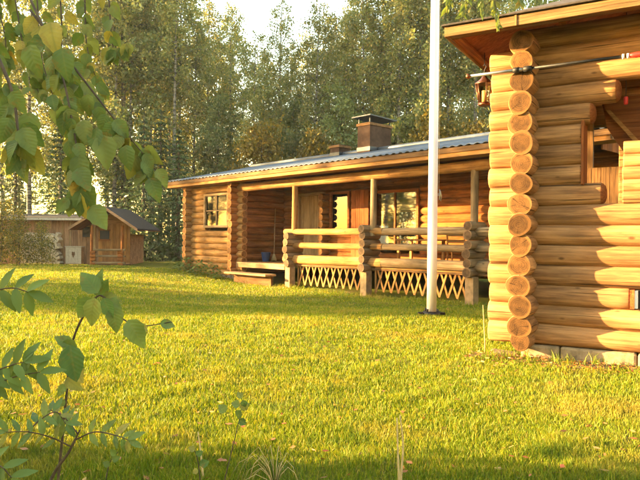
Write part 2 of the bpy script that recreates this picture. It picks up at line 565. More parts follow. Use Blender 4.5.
def log_mesh(L, r, seed, sides=16, segs=8, mats=('log_pine', 'log_pine_end'), dome0=0.0, dome1=0.0, wob=0.02):
    """a log lying along +X from 0 to L, uneven, with end caps in the second material"""
    key = (round(L, 3), r, seed, sides, segs, mats, dome0, dome1)
    if key in LOGC:
        return LOGC[key]
    rr = random.Random(seed * 13 + int(L * 100))
    ph = [rr.uniform(0, 6.28) for _ in range(6)]
    xs = [L * i / segs for i in range(segs + 1)]
    prof = [(x, 1.0) for x in xs]
    bz = min(0.012, L * 0.05)
    if dome0:
        prof = [(dome0 * (1 - math.cos(a)), max(0.30, math.sin(a) ** 0.7)) for a in (0.25, 0.6, 0.95, 1.3)] + [q for q in prof if q[0] > dome0]
    else:
        prof = [(0, 0.955)] + [(bz, 1.0)] + prof[1:]
    if dome1:
        prof = [q for q in prof if q[0] < L - dome1] + [(L - dome1 * (1 - math.cos(a)), max(0.30, math.sin(a) ** 0.7)) for a in (1.3, 0.95, 0.6, 0.25)]
    else:
        prof = prof[:-1] + [(L - bz, 1.0), (L, 0.955)]
    v = []; f = []; fm = []
    for (x, k) in prof:
        oy = 0.006 * math.sin(x * 1.7 + ph[0]) * min(1, r / 0.1); oz = 0.004 * math.sin(x * 2.1 + ph[1])
        for j in range(sides):
            t = 2 * math.pi * j / sides
            q = r * k * (1 + wob * math.sin(2 * t + ph[2] + x * 0.6) + wob * 0.6 * math.sin(3 * t + ph[3] - x * 1.3) + wob * 0.7 * math.sin(x * 3.1 + ph[4]))
            v.append((x, oy + q * math.cos(t), oz + q * math.sin(t)))
    n = len(prof)
    mb = MB(); mb.v = v
    for i in range(n - 1):
        for j in range(sides):
            j2 = (j + 1) % sides
            a, b, c, d = i * sides + j, i * sides + j2, (i + 1) * sides + j2, (i + 1) * sides + j
            endface = (dome0 and i < 3) or (dome1 and i >= n - 4)
            mb.face((a, b, c, d), 1 if endface else 0, True)
    mb.face([j for j in range(sides)][::-1], 1)
    mb.face([(n - 1) * sides + j for j in range(sides)], 1)
    me = mb.mesh('log', mats)
    LOGC[key] = me
    return me


def log_x(parent, x0, x1, y, z, r, seed, name='log', **kw):
    return link(name, log_mesh(x1 - x0, r, seed, **kw), parent, (x0, y, z))


def log_y(parent, y0, y1, x, z, r, seed, name='log', **kw):
    return link(name, log_mesh(y1 - y0, r, seed, **kw), parent, (x, y0, z), (0, 0, math.pi / 2))


def log_z(parent, z0, z1, x, y, r, seed, name='post', **kw):
    return link(name, log_mesh(z1 - z0, r, seed, **kw), parent, (x, y, z0), (0, -math.pi / 2, 0))


def board(parent, name, mat, x0, x1, y0, y1, z0, z1, bevel=0.0):
    """a board whose grain (local X) follows its longest side"""
    d = [x1 - x0, y1 - y0, z1 - z0]
    ax = d.index(max(d))
    mb = MB()
    if ax == 0:
        mb.box(0, d[0], 0, d[1], 0, d[2]); return mb.build(name, mat, parent, (x0, y0, z0), None, bevel)
    if ax == 1:   # local X -> Y, local Y -> -X
        mb.box(0, d[1], 0, d[0], 0, d[2]); return mb.build(name, mat, parent, (x1, y0, z0), (0, 0, math.pi / 2), bevel)
    mb.box(0, d[2], 0, d[1], 0, d[0])   # local X -> Z, local Z -> -X
    return mb.build(name, mat, parent, (x1, y0, z0), (0, -math.pi / 2, 0), bevel)


# ------------------------------------------------------------------ ground
xs = np.concatenate([np.linspace(-300, -40, 14), np.linspace(-36, 36, 361), np.linspace(40, 300, 14)])
ys = np.concatenate([np.linspace(-200, -12, 10), np.linspace(-8, 44, 300), np.linspace(48, 400, 20)])
gx, gy = np.meshgrid(xs, ys)
gzv = gz(gx, gy)
V = np.stack([gx.ravel(), gy.ravel(), gzv.ravel()], 1)
nx, ny = len(xs), len(ys)
ii, jj = np.meshgrid(np.arange(nx - 1), np.arange(ny - 1))
a = (jj * nx + ii).ravel()
Fc = np.stack([a, a + 1, a + nx + 1, a + nx], 1)
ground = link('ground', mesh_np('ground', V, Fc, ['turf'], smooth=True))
tag(ground, kind='structure')


# ------------------------------------------------------------------ near cabin
NC = thing('log_cabin', 'pale pine log cabin corner with crossed log ends close on the right', 'cabin', (1.931, 5.755, 0), R(-30.3))
RL = 0.1015
PITCH = 0.18
OPEN = {7: 0.665, 8: 0.463, 9: 0.468, 10: 0.463, 11: 0.575, 12: 0.775}
OC = 1.25      # centre of the opening
for i in range(16):
    z = 0.262 + PITCH * i
    j = rng.uniform(-0.015, 0.012)
    u0 = -0.335 + j if i < 15 else -0.1
    if i in OPEN:
        ue = OPEN[i]
        stepd = i not in (8, 9, 10)
        log_x(NC, u0, ue, 0, z, RL, i, sides=28, segs=14, dome1=0.06 if stepd else 0.0, mats=('log_pine', 'board_red') if stepd else ('log_pine', 'log_pine_end'))
        if i >= 11:
            log_x(NC, 2 * OC - ue, 3.3, 0, z, RL, i + 40, sides=16, segs=10, dome0=0.07)
    elif i == 2:
        log_x(NC, u0, 0.855, 0, z, RL, i, sides=28, segs=14)
        log_x(NC, 1.27, 3.3, 0, z, RL, i + 40, sides=16, segs=10)
    else:
        log_x(NC, u0, 3.3, 0, z, RL, i, sides=28, segs=22)
for i in range(-1, 15):
    z = 0.352 + PITCH * i
    if i == -1:
        z = 0.225
    j = rng.uniform(-0.018, 0.012)
    v1 = 4.5 if z < 1.2 else 0.42
    log_y(NC, -0.335 + j, v1, rng.uniform(-0.010, 0.010), z, (RL + rng.uniform(-0.002, 0.006)) if i >= 0 else 0.088, i + 100, sides=28, segs=14 if v1 > 1 else 5, wob=0.05)
# far corner column and right side wall so that the roof is carried
for i in range(15):
    z = 0.352 + PITCH * i
    log_y(NC, -0.335, 4.5, 3.0, z, RL, i + 150, sides=12, segs=8)
# inner log wall behind the opening
for i in range(17):
    log_x(NC, 0.56, 3.3, 2.5, 0.262 + 0.152 * i, 0.088, i + 170, sides=16, segs=8)
for k in range(6):
    board(NC, 'plank', 'board_brown', -0.32 + k * 0.125, -0.32 + k * 0.125 + 0.118, 4.16, 4.19, 0.2, 2.22)
board(NC, 'post', 'board_brown', -0.06, 0.06, 4.22, 4.34, 0.15, 2.98)
# low parapet of thinner logs right of the gap
for k in range(5):
    log_x(NC, 0.79 + rng.uniform(-0.008, 0.008), 3.3, -0.035, 1.485 + 0.107 * k, 0.0575, 900 + k, sides=18, segs=10)
# jamb, hatch
board(NC, 'jamb', 'board_red', 0.466, 0.488, -0.118, 0.12, 1.605, 2.165, 0.004)
hb = board(NC, 'hatch', 'black_board', 0.905, 1.225, -0.04, 0.0, 0.545, 0.70)
board(hb, 'frame', 'board_red', -0.046, -0.012, -0.075, 0.11, -0.005, 0.155)
board(hb, 'trim', 'white_paint', -0.012, 0.012, -0.055, 0.0, 0.0, 0.15)
board(hb, 'frame', 'board_red', 0.33, 0.36, -0.075, 0.11, -0.005, 0.155)
def wz(p_, y_, v_):
    """u, z of a pixel on the wall-parallel plane at depth v"""
    k = (p_ - 320) / F
    c_, s_ = math.cos(R(-30.3)), math.sin(R(-30.3))
    u_ = (k * (5.755 + v_ * c_) - (1.931 - v_ * s_)) / (c_ - k * s_)
    Y_ = 5.755 + u_ * s_ + v_ * c_
    return (u_, v_, CAMZ + (240 - y_ + (p_ - 320) * ROLL) / F * Y_)


mb = MB(); mb.poly_prism([wz(598, 96, 0.34), wz(660, 96, 0.34), wz(672, 182, 0.34), wz(606, 112, 0.34)], (0, 0.035, 0)); BRC = mb.build('brace', 'board_red', NC)
mb = MB(); mb.poly_prism([wz(604, 110, 0.33), wz(609, 110, 0.33), wz(674, 178, 0.33), wz(672, 184, 0.33)], (0, 0.012, 0)); mb.build('trim', 'board_orange', BRC)
mb = MB(); mb.poly_prism([wz(600, 100, 0.42), wz(640, 110, 0.42), wz(645, 152, 0.42), wz(622, 151, 0.42), wz(606, 128, 0.42)], (0, 0.03, 0)); mb.build('brace', 'board_red', NC)
# floor deck inside, foundation stones
board(NC, 'floor', 'board_brown', 0.12, 2.88, 0.12, 4.08, 0.14, 0.2)
fu = -0.04
for k, L in enumerate((0.34, 0.62, 0.55, 0.6, 0.5, 0.66)):
    mb = MB(); mb.box(0, L - 0.008, 0, 0.22, -0.12, 0.115)
    mb.build('foundation_stone', 'concrete', NC, (fu, -0.082 + rng.uniform(-0.02, 0.01), 0.048), (rng.uniform(-0.05, 0.03), 0, rng.uniform(-0.02, 0.02)), 0.022)
    fu += L
mb = MB(); mb.box(0, 0.25, 0, 0.18, -0.1, 0.02)
mb.build('foundation_stone', 'concrete', NC, (-0.33, -0.05, 0.045), (0, 0.1, 0.2), 0.02)

r_ = np.random.default_rng(3)
uu = np.linspace(-0.5, 3.4, 60)
outv = -0.30 - 0.10 * np.sin(uu * 5) - r_.uniform(0, 0.10, 60)
cA, sA = math.cos(R(-30.3)), math.sin(R(-30.3))
VV = []
for k in range(60):
    for vv in (outv[k], outv[k] * 0.5 - 0.03, -0.03):
        X_, Y_ = 1.931 + uu[k] * cA - vv * sA, 5.755 + uu[k] * sA + vv * cA
        VV.append((X_, Y_, gzf(X_, Y_) + 0.008 + (0.012 * r_.random() if vv > outv[k] else 0)))
FF = [(3 * k + j, 3 * k + 3 + j, 3 * k + 4 + j, 3 * k + 1 + j) for k in range(59) for j in (0, 1)]
plain('soil', (0.10, 0.058, 0.028), 0.95, var=0.5, scale=25, bump=0.9)
tag(link('soil_strip', mesh_np('soil_strip', VV, FF, ['soil'], smooth=True)), kind='structure')
# hipped roof: eave rectangle, soffit slopes up inwards
e0, e1, w0, w1 = -0.60, 3.85, -0.55, 4.85
EZ = 2.945
SL = math.tan(R(24))
hw = (e1 - e0) / 2
rz_ = EZ + 0.03 + SL * hw
rA, rB = (e0 + hw, w0 + hw, rz_), (e0 + hw, w1 - hw, rz_)
q = [(e0, w0, EZ + 0.03), (e1, w0, EZ + 0.03), (e1, w1, EZ + 0.03), (e0, w1, EZ + 0.03)]
for nm, loop in (('roof_slope', [q[0], q[1], rA]), ('roof_slope', [q[1], q[2], rB, rA]), ('roof_slope', [q[2], q[3], rB]), ('roof_slope', [q[3], q[0], rA, rB])):
    mb = MB()
    n = len(loop)
    mb.v = [Vector(p) for p in loop] + [Vector(p) + Vector((0, 0, 0.05)) for p in loop]
    mb.v = [tuple(p) for p in mb.v]
    mb.face(list(range(n))[::-1], 0)
    mb.face([n + i for i in range(n)], 1)
    for i in range(n):
        mb.face((i, (i + 1) % n, n + (i + 1) % n, n + i), 1)
    mb.build(nm, ['board_red', 'roof_felt'], NC)
board(NC, 'fascia', 'board_fascia', e0 - 0.024, e1 + 0.024, w0 - 0.026, w0 - 0.001, EZ - 0.012, EZ + 0.075, 0.004)
board(NC, 'fascia', 'board_fascia', e0 - 0.025, e0 - 0.001, w0, w1, EZ - 0.012, EZ + 0.075, 0.004)
board(NC, 'fascia', 'board_fascia', e1 + 0.001, e1 + 0.025, w0, w1, EZ - 0.012, EZ + 0.075, 0.004)
board(NC, 'fascia', 'board_fascia', e0 - 0.024, e1 + 0.024, w1 + 0.001, w1 + 0.026, EZ - 0.012, EZ + 0.075, 0.004)
board(NC, 'soffit_board', 'board_brown', e0 + 0.005, e1, w0 + 0.005, w0 + 0.09, EZ - 0.006, EZ + 0.02, 0.003)
board(NC, 'soffit_board', 'board_red', e0 + 0.005, e0 + 0.09, w0 + 0.1, w1, EZ - 0.006, EZ + 0.02, 0.003)
board(NC, 'roof_edge', 'roof_felt', e0 - 0.045, e1 + 0.045, w0 - 0.05, w0 + 0.05, EZ + 0.079, EZ + 0.097, 0.004)
board(NC, 'roof_edge', 'roof_felt', e0 - 0.045, e0 + 0.05, w0 + 0.055, w1, EZ + 0.079, EZ + 0.097, 0.004)
board(NC, 'joint_plate', 'board_fascia', -0.005, 0.012, w0 - 0.035, w0 - 0.027, EZ - 0.014, EZ + 0.077)
for k in range(5):
    u = 0.35 + k * 0.65
    L = 1.9
    mb = MB(); mb.box(0, L, -0.03, 0.03, -0.05, 0.05)
    o = mb.build('rafter', 'board_red', NC, (u, -0.42, EZ + 0.03 + 0.13 * SL - 0.055), (0, 0, 0))
    o.rotation_euler = Matrix(((0, -1, 0), (1, 0, 0), (0, 0, 1))).to_4x4().to_euler()
    o.matrix_local = Matrix.Translation(o.location) @ Matrix.Rotation(math.pi / 2, 4, 'Z') @ Matrix.Rotation(-R(24), 4, 'Y')
log_y(NC, 0.0, 4.3, 1.5, 3.02, 0.09, 300, name='tie_beam', sides=12, segs=6)
log_x(NC, 0.1, 3.0, 2.2, 2.84, 0.09, 301, name='tie_beam', sides=12, segs=6)

# pole carried on hooks under the eave
cN = math.cos(R(-30.3)); sN = math.sin(R(-30.3))


def ncw(u, v, z):
    return Vector((1.931 + u * cN - v * sN, 5.755 + u * sN + v * cN, z))


def in_nc(name, label, cat, u, v, z):
    return thing(name, label, cat, ncw(u, v, z), R(-30.3))


PO = in_nc('hanging_pole', 'long thin pole with red handle hung flat along the near cabin wall', 'pole', -0.46, -0.385, 2.605)
MB().tube([(0.0, 0, 0), (0.50, 0, 0)], [0.013, 0.016], 10).build('shaft', 'steel', PO)
MB().tube([(0.495, 0, 0), (1.28, 0, 0)], [0.012, 0.012], 10).build('shaft', 'dark_iron', PO)
MB().tube([(-0.02, 0, 0), (-0.012, 0, 0), (0.006, 0, 0), (0.02, 0, 0)], [0.012, 0.024, 0.024, 0.012], 10).build('tip', 'copper', PO)
MB().tube([(1.30, 0, 0), (1.36, 0, 0), (2.2, 0, 0)], [0.014, 0.022, 0.022], 10).build('handle', 'red_paint', PO)
for x in (1.265, 1.30):
    MB().tube([(x, 0, 0), (x + 0.016, 0, 0)], 0.021, 10).build('ring', 'white_paint', PO)
for x0, x1 in ((0.40, 0.455), (0.49, 0.56)):
    mb = MB().tube([(x0, 0, 0), (x1, 0, 0)], 0.024, 10)
    mb.box(x0 + 0.01, x0 + 0.03, -0.006, 0.062, -0.012, 0.012)
    mb.build('clamp', 'dark_iron', PO)
mb = MB(); mb.box(1.9, 1.93, -0.006, 0.30, -0.035, -0.02); mb.box(1.9, 1.93, -0.03, -0.022, -0.035, 0.02); mb.box(1.9, 1.93, 0.27, 0.30, -0.12, 0.05)
mb.build('hook', 'dark_iron', PO)

# lantern under the eave
LA = in_nc('hanging_lantern', 'small copper lantern with glass sides hanging under the near eave', 'lantern', -0.50, 0.29, 2.47)
MB().tube([(0, 0, 0.0), (0, 0, 0.012), (0, 0, 0.03)], [0.06, 0.066, 0.056], 6).build('base', 'copper', LA)
for k in range(6):
    t = 2 * math.pi * k / 6
    a_ = Vector((math.cos(t), math.sin(t), 0))
    MB().tube([a_ * 0.056 + Vector((0, 0, 0.03)), a_ * 0.086 + Vector((0, 0, 0.215))], 0.006, 5).build('glazing_bar', 'copper', LA)
    b_ = Vector((math.cos(t + math.pi / 3), math.sin(t + math.pi / 3), 0))
    mb = MB(); mb.v = [tuple(a_ * 0.054 + Vector((0, 0, 0.03))), tuple(b_ * 0.054 + Vector((0, 0, 0.03))), tuple(b_ * 0.084 + Vector((0, 0, 0.215))), tuple(a_ * 0.084 + Vector((0, 0, 0.215)))]
    mb.face((0, 1, 2, 3)); mb.build('pane', 'lantern_glass', LA)
MB().tube([(0, 0, 0.215), (0, 0, 0.225), (0, 0, 0.265), (0, 0, 0.285), (0, 0, 0.31)], [0.098, 0.094, 0.045, 0.03, 0.012], 6).build('cap', 'copper', LA)
MB().tube([(0, 0, 0.03), (0, 0, 0.15)], 0.024, 10).build('candle', 'candle', LA)
pts = [(0, 0, 0.31), (0, 0, 0.36), (0.02, 0, 0.39), (0, 0, 0.42), (-0.012, 0, 0.40)]
MB().tube(pts, 0.005, 6).build('hook', 'dark_iron', LA)
MB().tube([(0, 0, 0.405), (0, 0, 0.535)], 0.004, 6).build('chain', 'dark_iron', LA)
# candle lamp with red glass inside the opening
RD = in_nc('red_lamp', 'small red glass lamp hanging inside the near cabin opening', 'lamp', 0.80, 0.10, 2.27)
MB().tube([(0, 0, 0.04), (0, 0, 0.05), (0, 0, 0.10), (0, 0, 0.11)], [0.012, 0.018, 0.02, 0.014], 10).build('shade', 'red_paint', RD)
MB().tube([(0, 0, 0.11), (0, 0, 0.85)], 0.003, 5).build('cord', 'dark_iron', RD)

# ------------------------------------------------------------------ far long cabin with porch
FA = R(-46.94)
FO = Vector((2.913, 12.9, 0))
cF, sF = math.cos(FA), math.sin(FA)


def fcw(s, t, z):
    return Vector((FO.x + s * cF - t * sF, FO.y + s * sF + t * cF, z))


FC = thing('log_cabin', 'long red-brown log cabin with a railed porch and grey metal roof', 'cabin', FO, FA)
FR = 0.11
FP = 0.20


def cutlogs(y, z, x0, x1, holes, r, seed, **kw):
    """one course along x interrupted by the openings that reach this height"""
    segs = [(x0, x1)]
    for (h0, h1, zb, zt) in holes:
        if zb < z + 0.03 and zt > z - 0.03:
            ns = []
            for (p, q_) in segs:
                if h1 <= p or h0 >= q_:
                    ns.append((p, q_)); continue
                if h0 > p: ns.append((p, h0))
                if h1 < q_: ns.append((h1, q_))
            segs = ns
    for n_, (p, q_) in enumerate(segs):
        if q_ - p > 0.05:
            log_x(FC, p, q_, y, z, r, seed + n_ * 7, **kw)


RED = ('log_red', 'log_red_end')
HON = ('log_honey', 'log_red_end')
blockwin = [(-9.55, -8.2, 1.46, 2.52)]
backholes = [(-7.0, -5.95, 0.4, 2.48), (-5.62, -4.84, 1.32, 2.50), (-3.98, -2.38, 0.85, 2.44)]
for i in range(-1, 13):
    z = 0.26 + FP * i
    cutlogs(0.0, z, -10.75 + rng.uniform(-0.02, 0.02), -7.55 + rng.uniform(-0.02, 0.02), blockwin, FR, 400 + i, sides=14, segs=8, mats=HON)
    log_y(FC, -0.32 + rng.uniform(-0.02, 0.02), 5.9, -10.45, z + 0.1, FR, 430 + i, sides=12, segs=8, mats=HON)
    log_y(FC, -0.32 + rng.uniform(-0.02, 0.02), 1.9, -7.88, z + 0.1, FR, 460 + i, sides=14, segs=6, mats=RED)
    if z > 0.4:
        cutlogs(1.8, z, -7.8, 3.2, backholes, FR, 500 + i, sides=12, segs=8, mats=RED)
    log_x(FC, -10.7, 3.2, 5.8, z, FR, 540 + i, sides=8, segs=5, mats=RED)
    log_y(FC, 1.5, 5.9, 2.9, z + 0.1, FR, 570 + i, sides=8, segs=5, mats=RED)
# stone footing
for k in range(8):
    mb = MB(); mb.box(0, 0.36, 0, 0.2, -0.3, 0.06)
    mb.build('footing_stone', 'stone_dark', FC, (-10.72 + k * 0.4, -0.1, 0.0), (0, 0, 0), 0.03)


def window(parent, x0, x1, y, z0, z1, nx_, nz_, mat, curtain=None, fw=0.075, proud=0.05):
    """window in an opening of the wall plane y, seen from -y"""
    fr = MB()
    fr.box(x0 - fw, x1 + fw, y - FR - proud, y - FR + 0.06, z1, z1 + fw)
    fr.box(x0 - fw, x1 + fw, y - FR - proud, y - FR + 0.06, z0 - fw, z0)
    fr.box(x0 - fw, x0, y - FR - proud, y - FR + 0.06, z0, z1)
    fr.box(x1, x1 + fw, y - FR - proud, y - FR + 0.06, z0, z1)
    w = fr.build('window', mat, parent, None, None, 0.006)
    yy = y - FR + 0.0
    for i in range(1, nx_):
        xx = x0 + (x1 - x0) * i / nx_
        board(w, 'mullion', mat, xx - 0.022, xx + 0.022, yy - 0.02, yy + 0.035, z0, z1)
    for i in range(1, nz_):
        zz = z0 + (z1 - z0) * i / nz_
        board(w, 'glazing_bar', mat, x0, x1, yy - 0.012, yy + 0.03, zz - 0.014, zz + 0.014)
    for i in range(nx_):
        xa = x0 + (x1 - x0) * i / nx_; xb = x0 + (x1 - x0) * (i + 1) / nx_
        for j in range(nz_):
            za = z0 + (z1 - z0) * j / nz_; zb = z0 + (z1 - z0) * (j + 1) / nz_
            mb = MB(); mb.box(xa, xb, yy + 0.01, yy + 0.016, za, zb)
            mb.build('pane', 'glass', w)
    if curtain:
        for (ca, cb_, za, zb, cm) in curtain:
            nseg = 30
            mb = MB()
            for i in range(nseg + 1):
                xx = ca + (cb_ - ca) * i / nseg
                dy = 0.018 * math.sin(i * 1.7) + 0.01 * math.sin(i * 0.7)
                mb.v += [(xx, yy + 0.09 + dy, za), (xx, yy + 0.09 + dy * 0.6, zb)]
            for i in range(nseg):
                mb.face((2 * i, 2 * i + 2, 2 * i + 3, 2 * i + 1), 0, True)
            mb.build('curtain', cm, w)
    return w


window(FC, -9.48, -8.27, 0.0, 1.53, 2.45, 2, 2, 'board_tan', [(-9.47, -9.2, 1.55, 2.4, 'curtain'), (-8.6, -8.3, 1.55, 2.4, 'curtain'), (-9.2, -8.6, 1.55, 1.85, 'lace')])
window(FC, -5.56, -4.90, 1.8, 1.39, 2.43, 1, 1, 'board_red', [(-5.5, -5.27, 1.40, 1.95, 'curtain'), (-5.22, -4.93, 1.40, 1.95, 'curtain')])
window(FC, -3.91, -2.45, 1.8, 0.92, 2.37, 2, 1, 'board_red', [(-3.1, -2.47, 0.95, 1.85, 'lace'), (-3.88, -3.5, 0.95, 1.5, 'curtain')])
# shutters between the windows
for k in range(4):
    board(FC, 'wall_board', 'board_red', -4.74 + k * 0.165, -4.74 + k * 0.165 + 0.155, 1.64, 1.675, 0.5, 2.5)
# boarded door with frame
DR = thing('x', '', '')
bpy.data.objects.remove(DR)
dmb = MB(); dmb.box(-6.96, -6.0, 1.74, 1.77, 0.46, 2.44)
door = dmb.build('door', 'board_tan', FC)
for k in range(8):
    board(door, 'plank', 'board_tan', -6.955 + k * 0.12, -6.955 + k * 0.12 + 0.113, 1.705, 1.738, 0.48, 2.43)
mb = MB(); mb.tube([(-6.12, 1.66, 1.42), (-6.12, 1.64, 1.42), (-6.02, 1.64, 1.42)], 0.012, 6); mb.box(-6.15, -6.09, 1.69, 1.703, 1.34, 1.5)
mb.build('door_handle', 'dark_iron', door)
board(FC, 'door_frame', 'board_tan', -5.99, -5.87, 1.62, 1.74, 0.46, 2.52)
board(FC, 'door_frame', 'board_tan', -7.08, -6.97, 1.62, 1.74, 0.46, 2.52)
board(FC, 'door_frame', 'board_tan', -6.97, -5.99, 1.62, 1.74, 2.445, 2.52)
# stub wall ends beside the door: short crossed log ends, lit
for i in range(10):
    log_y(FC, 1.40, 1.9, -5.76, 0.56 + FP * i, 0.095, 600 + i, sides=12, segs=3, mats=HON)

# porch: beam, posts, rails, crossed stacks, piers, lattice, floor, steps
log_x(FC, -7.95, 1.2, 0.0, 2.64, 0.115, 620, name='beam', sides=16, segs=14, mats=HON)
log_x(FC, -10.9, -7.7, 0.0, 2.86, 0.10, 621, name='beam', sides=14, segs=8, mats=HON)
log_x(FC, -7.95, 3.3, 1.8, 2.84, 0.10, 622, name='beam', sides=12, segs=8, mats=RED)
GREY = ('log_grey', 'log_grey_end')
for s_ in (-5.27, -2.42, 0.34):
    log_z(FC, 1.2, 2.56, s_, 0.0, 0.078, int(630 + s_ * 3), sides=14, segs=6, mats=('log_honey' if s_ < -4 else 'log_grey', 'log_grey_end'))
for (z, r, sd) in ((1.31, 0.085, 640), (0.95, 0.078, 641), (0.58, 0.115, 642)):
    log_x(FC, -5.66, -2.1, 0.0, z, r, sd, name='rail', sides=16, segs=12, mats=GREY if z < 0 else ('log_honey', 'log_grey_end'))
    log_x(FC, -2.30 if z > 1 else -2.36, 0.76, 0.012, z, r * 1.02, sd + 5, name='rail', sides=16, segs=12, mats=GREY)
for s_, zs in ((-5.33, (0.46, 0.65, 0.84, 1.03, 1.20)), (-2.55, (0.46, 0.65, 0.84, 1.03, 1.22, 1.37)), (0.34, (0.46, 0.65, 0.84, 1.03, 1.22, 1.41))):
    for n_, z in enumerate(zs):
        log_y(FC, -0.27 + rng.uniform(-0.03, 0.02), 0.30, s_ + rng.uniform(-0.012, 0.012), z, 0.104 - 0.006 * (n_ % 2), int(660 + s_ * 5 + n_), name='cross_log', sides=18, segs=5, mats=GREY)
for z in (0.78, 1.13, 1.44):
    log_x(FC, 0.2, 0.80, 0.03, z - 0.16, 0.088, int(690 + z * 10), name='cross_log', sides=16, segs=4, mats=GREY)
for z in (0.66, 1.0, 1.33):
    log_y(FC, 0.31, 1.7, 0.34, z, 0.08, int(700 + z * 10), name='rail', sides=12, segs=6, mats=GREY)
for s_ in (-5.33, -2.55, 0.36):
    mb = MB(); mb.box(-0.10, 0.10, -0.10, 0.10, -0.35, 0.38)
    mb.build('pier', 'pier_tan', FC, (s_, -0.1, 0), None, 0.012)
# floor boards and edge
for k in range(11):
    board(FC, 'floor_board', 'board_brown', -7.75, 1.0, -0.02 + k * 0.155, -0.02 + k * 0.155 + 0.148, 0.40, 0.44)
board(FC, 'edge_board', 'board_tan', -7.75, -5.5, -0.16, -0.03, 0.28, 0.43, 0.008)
board(FC, 'step', 'board_tan', -7.72, -5.75, -0.62, -0.24, 0.10, 0.155, 0.008)
board(FC, 'step', 'board_brown', -7.60, -5.85, -0.34, -0.26, -0.25, 0.095, 0.008)
# crossed lattice slats
smesh = None


def slat(x, lean, y):
    L = 0.62
    global smesh
    if smesh is None:
        mb = MB(); mb.box(-L / 2, L / 2, -0.007, 0.007, -0.023, 0.023); smesh = mb.mesh('slat', ['board_orange'])
    o = link('slat', smesh, FC, (x, y, 0.185))
    o.rotation_euler = (0, -math.pi / 2 + lean, 0)
    return o


for (a0, a1) in ((-5.12, -2.72), (-2.34, 0.14)):
    n_ = int(round((a1 - a0) / 0.235))
    for k in range(n_):
        xx = a0 + (a1 - a0) * (k + 0.5) / n_
        slat(xx, 0.36 + rng.uniform(-0.02, 0.02), 0.03)
        slat(xx, -0.36 + rng.uniform(-0.02, 0.02), 0.046)
    board(FC, 'slat_frame', 'board_orange', a0, a1, 0.006, 0.021, 0.445, 0.485)
    board(FC, 'slat_frame', 'board_orange', a0 - 0.04, a0, 0.02, 0.05, -0.16, 0.485)
    board(FC, 'slat_frame', 'board_orange', a1, a1 + 0.04, 0.02, 0.05, -0.16, 0.485)

# metal roof
EA, EB = -11.25, 3.3
ET, ez, SLP = -0.58, 2.95, 0.225
per = 0.19
ncol = int((EB - EA) / per) * 6
sx_ = np.linspace(EA, EB, ncol + 1)
prof = 0.013 * np.clip(np.cos(sx_ * 2 * math.pi / per) * 1.6, -1, 1)
RT = 3.0
RZ = ez + (RT - ET) * SLP
rows = [(ET, ez), (RT, RZ), (RT * 2 - ET, ez)]
for nm, (p0, p1) in (('front', (rows[0], rows[1])), ('back', (rows[1], rows[2]))):
    VV = []
    for (t, z) in (p0, p1):
        VV.append(np.stack([sx_, np.full_like(sx_, t), z + 0.05 + prof], 1))
    VV = np.concatenate(VV + [v_ - np.array([0, 0, 0.012]) for v_ in VV])
    nn = ncol + 1
    i = np.arange(ncol)
    Fq = np.concatenate([np.stack([i, i + 1, nn + i + 1, nn + i], 1), np.stack([2 * nn + i, 3 * nn + i, 3 * nn + i + 1, 2 * nn + i + 1], 1),
                         np.stack([i, 2 * nn + i, 2 * nn + i + 1, i + 1], 1), np.stack([nn + i, nn + i + 1, 3 * nn + i + 1, 3 * nn + i], 1)])
    rf = link('roof', mesh_np('roof', VV, Fq, ['roof_metal']), FC)
    if nm == 'front':
        ROOF = rf
MB().tube([(EA, RT, RZ + 0.07), (EB, RT, RZ + 0.07)], 0.07, 10).build('ridge_cap', 'roof_metal', ROOF)
# boarding under the sheets, fascias and gable boards
for sgn in (0, 1):
    mb = MB()
    if sgn == 0:
        lp = [(EA + 0.03, ET + 0.02, ez + 0.012), (EB - 0.03, ET + 0.02, ez + 0.012), (EB - 0.03, RT, RZ + 0.008), (EA + 0.03, RT, RZ + 0.008)]
    else:
        lp = [(EA + 0.03, RT, RZ + 0.008), (EB - 0.03, RT, RZ + 0.008), (EB - 0.03, 2 * RT - ET - 0.02, ez + 0.012), (EA + 0.03, 2 * RT - ET - 0.02, ez + 0.012)]
    mb.poly_prism(lp, (0, 0, -0.03)); mb.build('roof_boarding', 'board_red', FC)
board(FC, 'fascia', 'board_brown', EA, EB, ET - 0.012, ET + 0.015, ez - 0.085, ez + 0.015)
board(FC, 'fascia', 'board_orange', EA, EB, ET + 0.018, ET + 0.045, ez - 0.17, ez - 0.06)
board(FC, 'soffit', 'board_orange', EA + 0.03, EB, ET + 0.08, -0.13, ez - 0.165, ez - 0.14)
for s_ in (EA, EB - 0.03):
    for (p0, p1) in (((ET, ez), (RT, RZ)), ((RT, RZ), (2 * RT - ET, ez))):
        mb = MB(); mb.poly_prism([(s_ - 0.005, p0[0], p0[1] - 0.16), (s_ - 0.005, p1[0], p1[1] - 0.16), (s_ - 0.005, p1[0], p1[1] + 0.03), (s_ - 0.005, p0[0], p0[1] + 0.03)], (0.026, 0, 0))
        mb.build('barge_board', 'board_brown', FC)
for s_ in (-10.46, 2.88):
    for k in range(30):
        t0_ = 0.0 + k * 0.2
        tm = t0_ + 0.1
        top = RZ - abs(tm - RT) * SLP - 0.06
        board(FC, 'gable_board', 'board_red', s_, s_ + 0.03, t0_, t0_ + 0.192, 2.72, top)

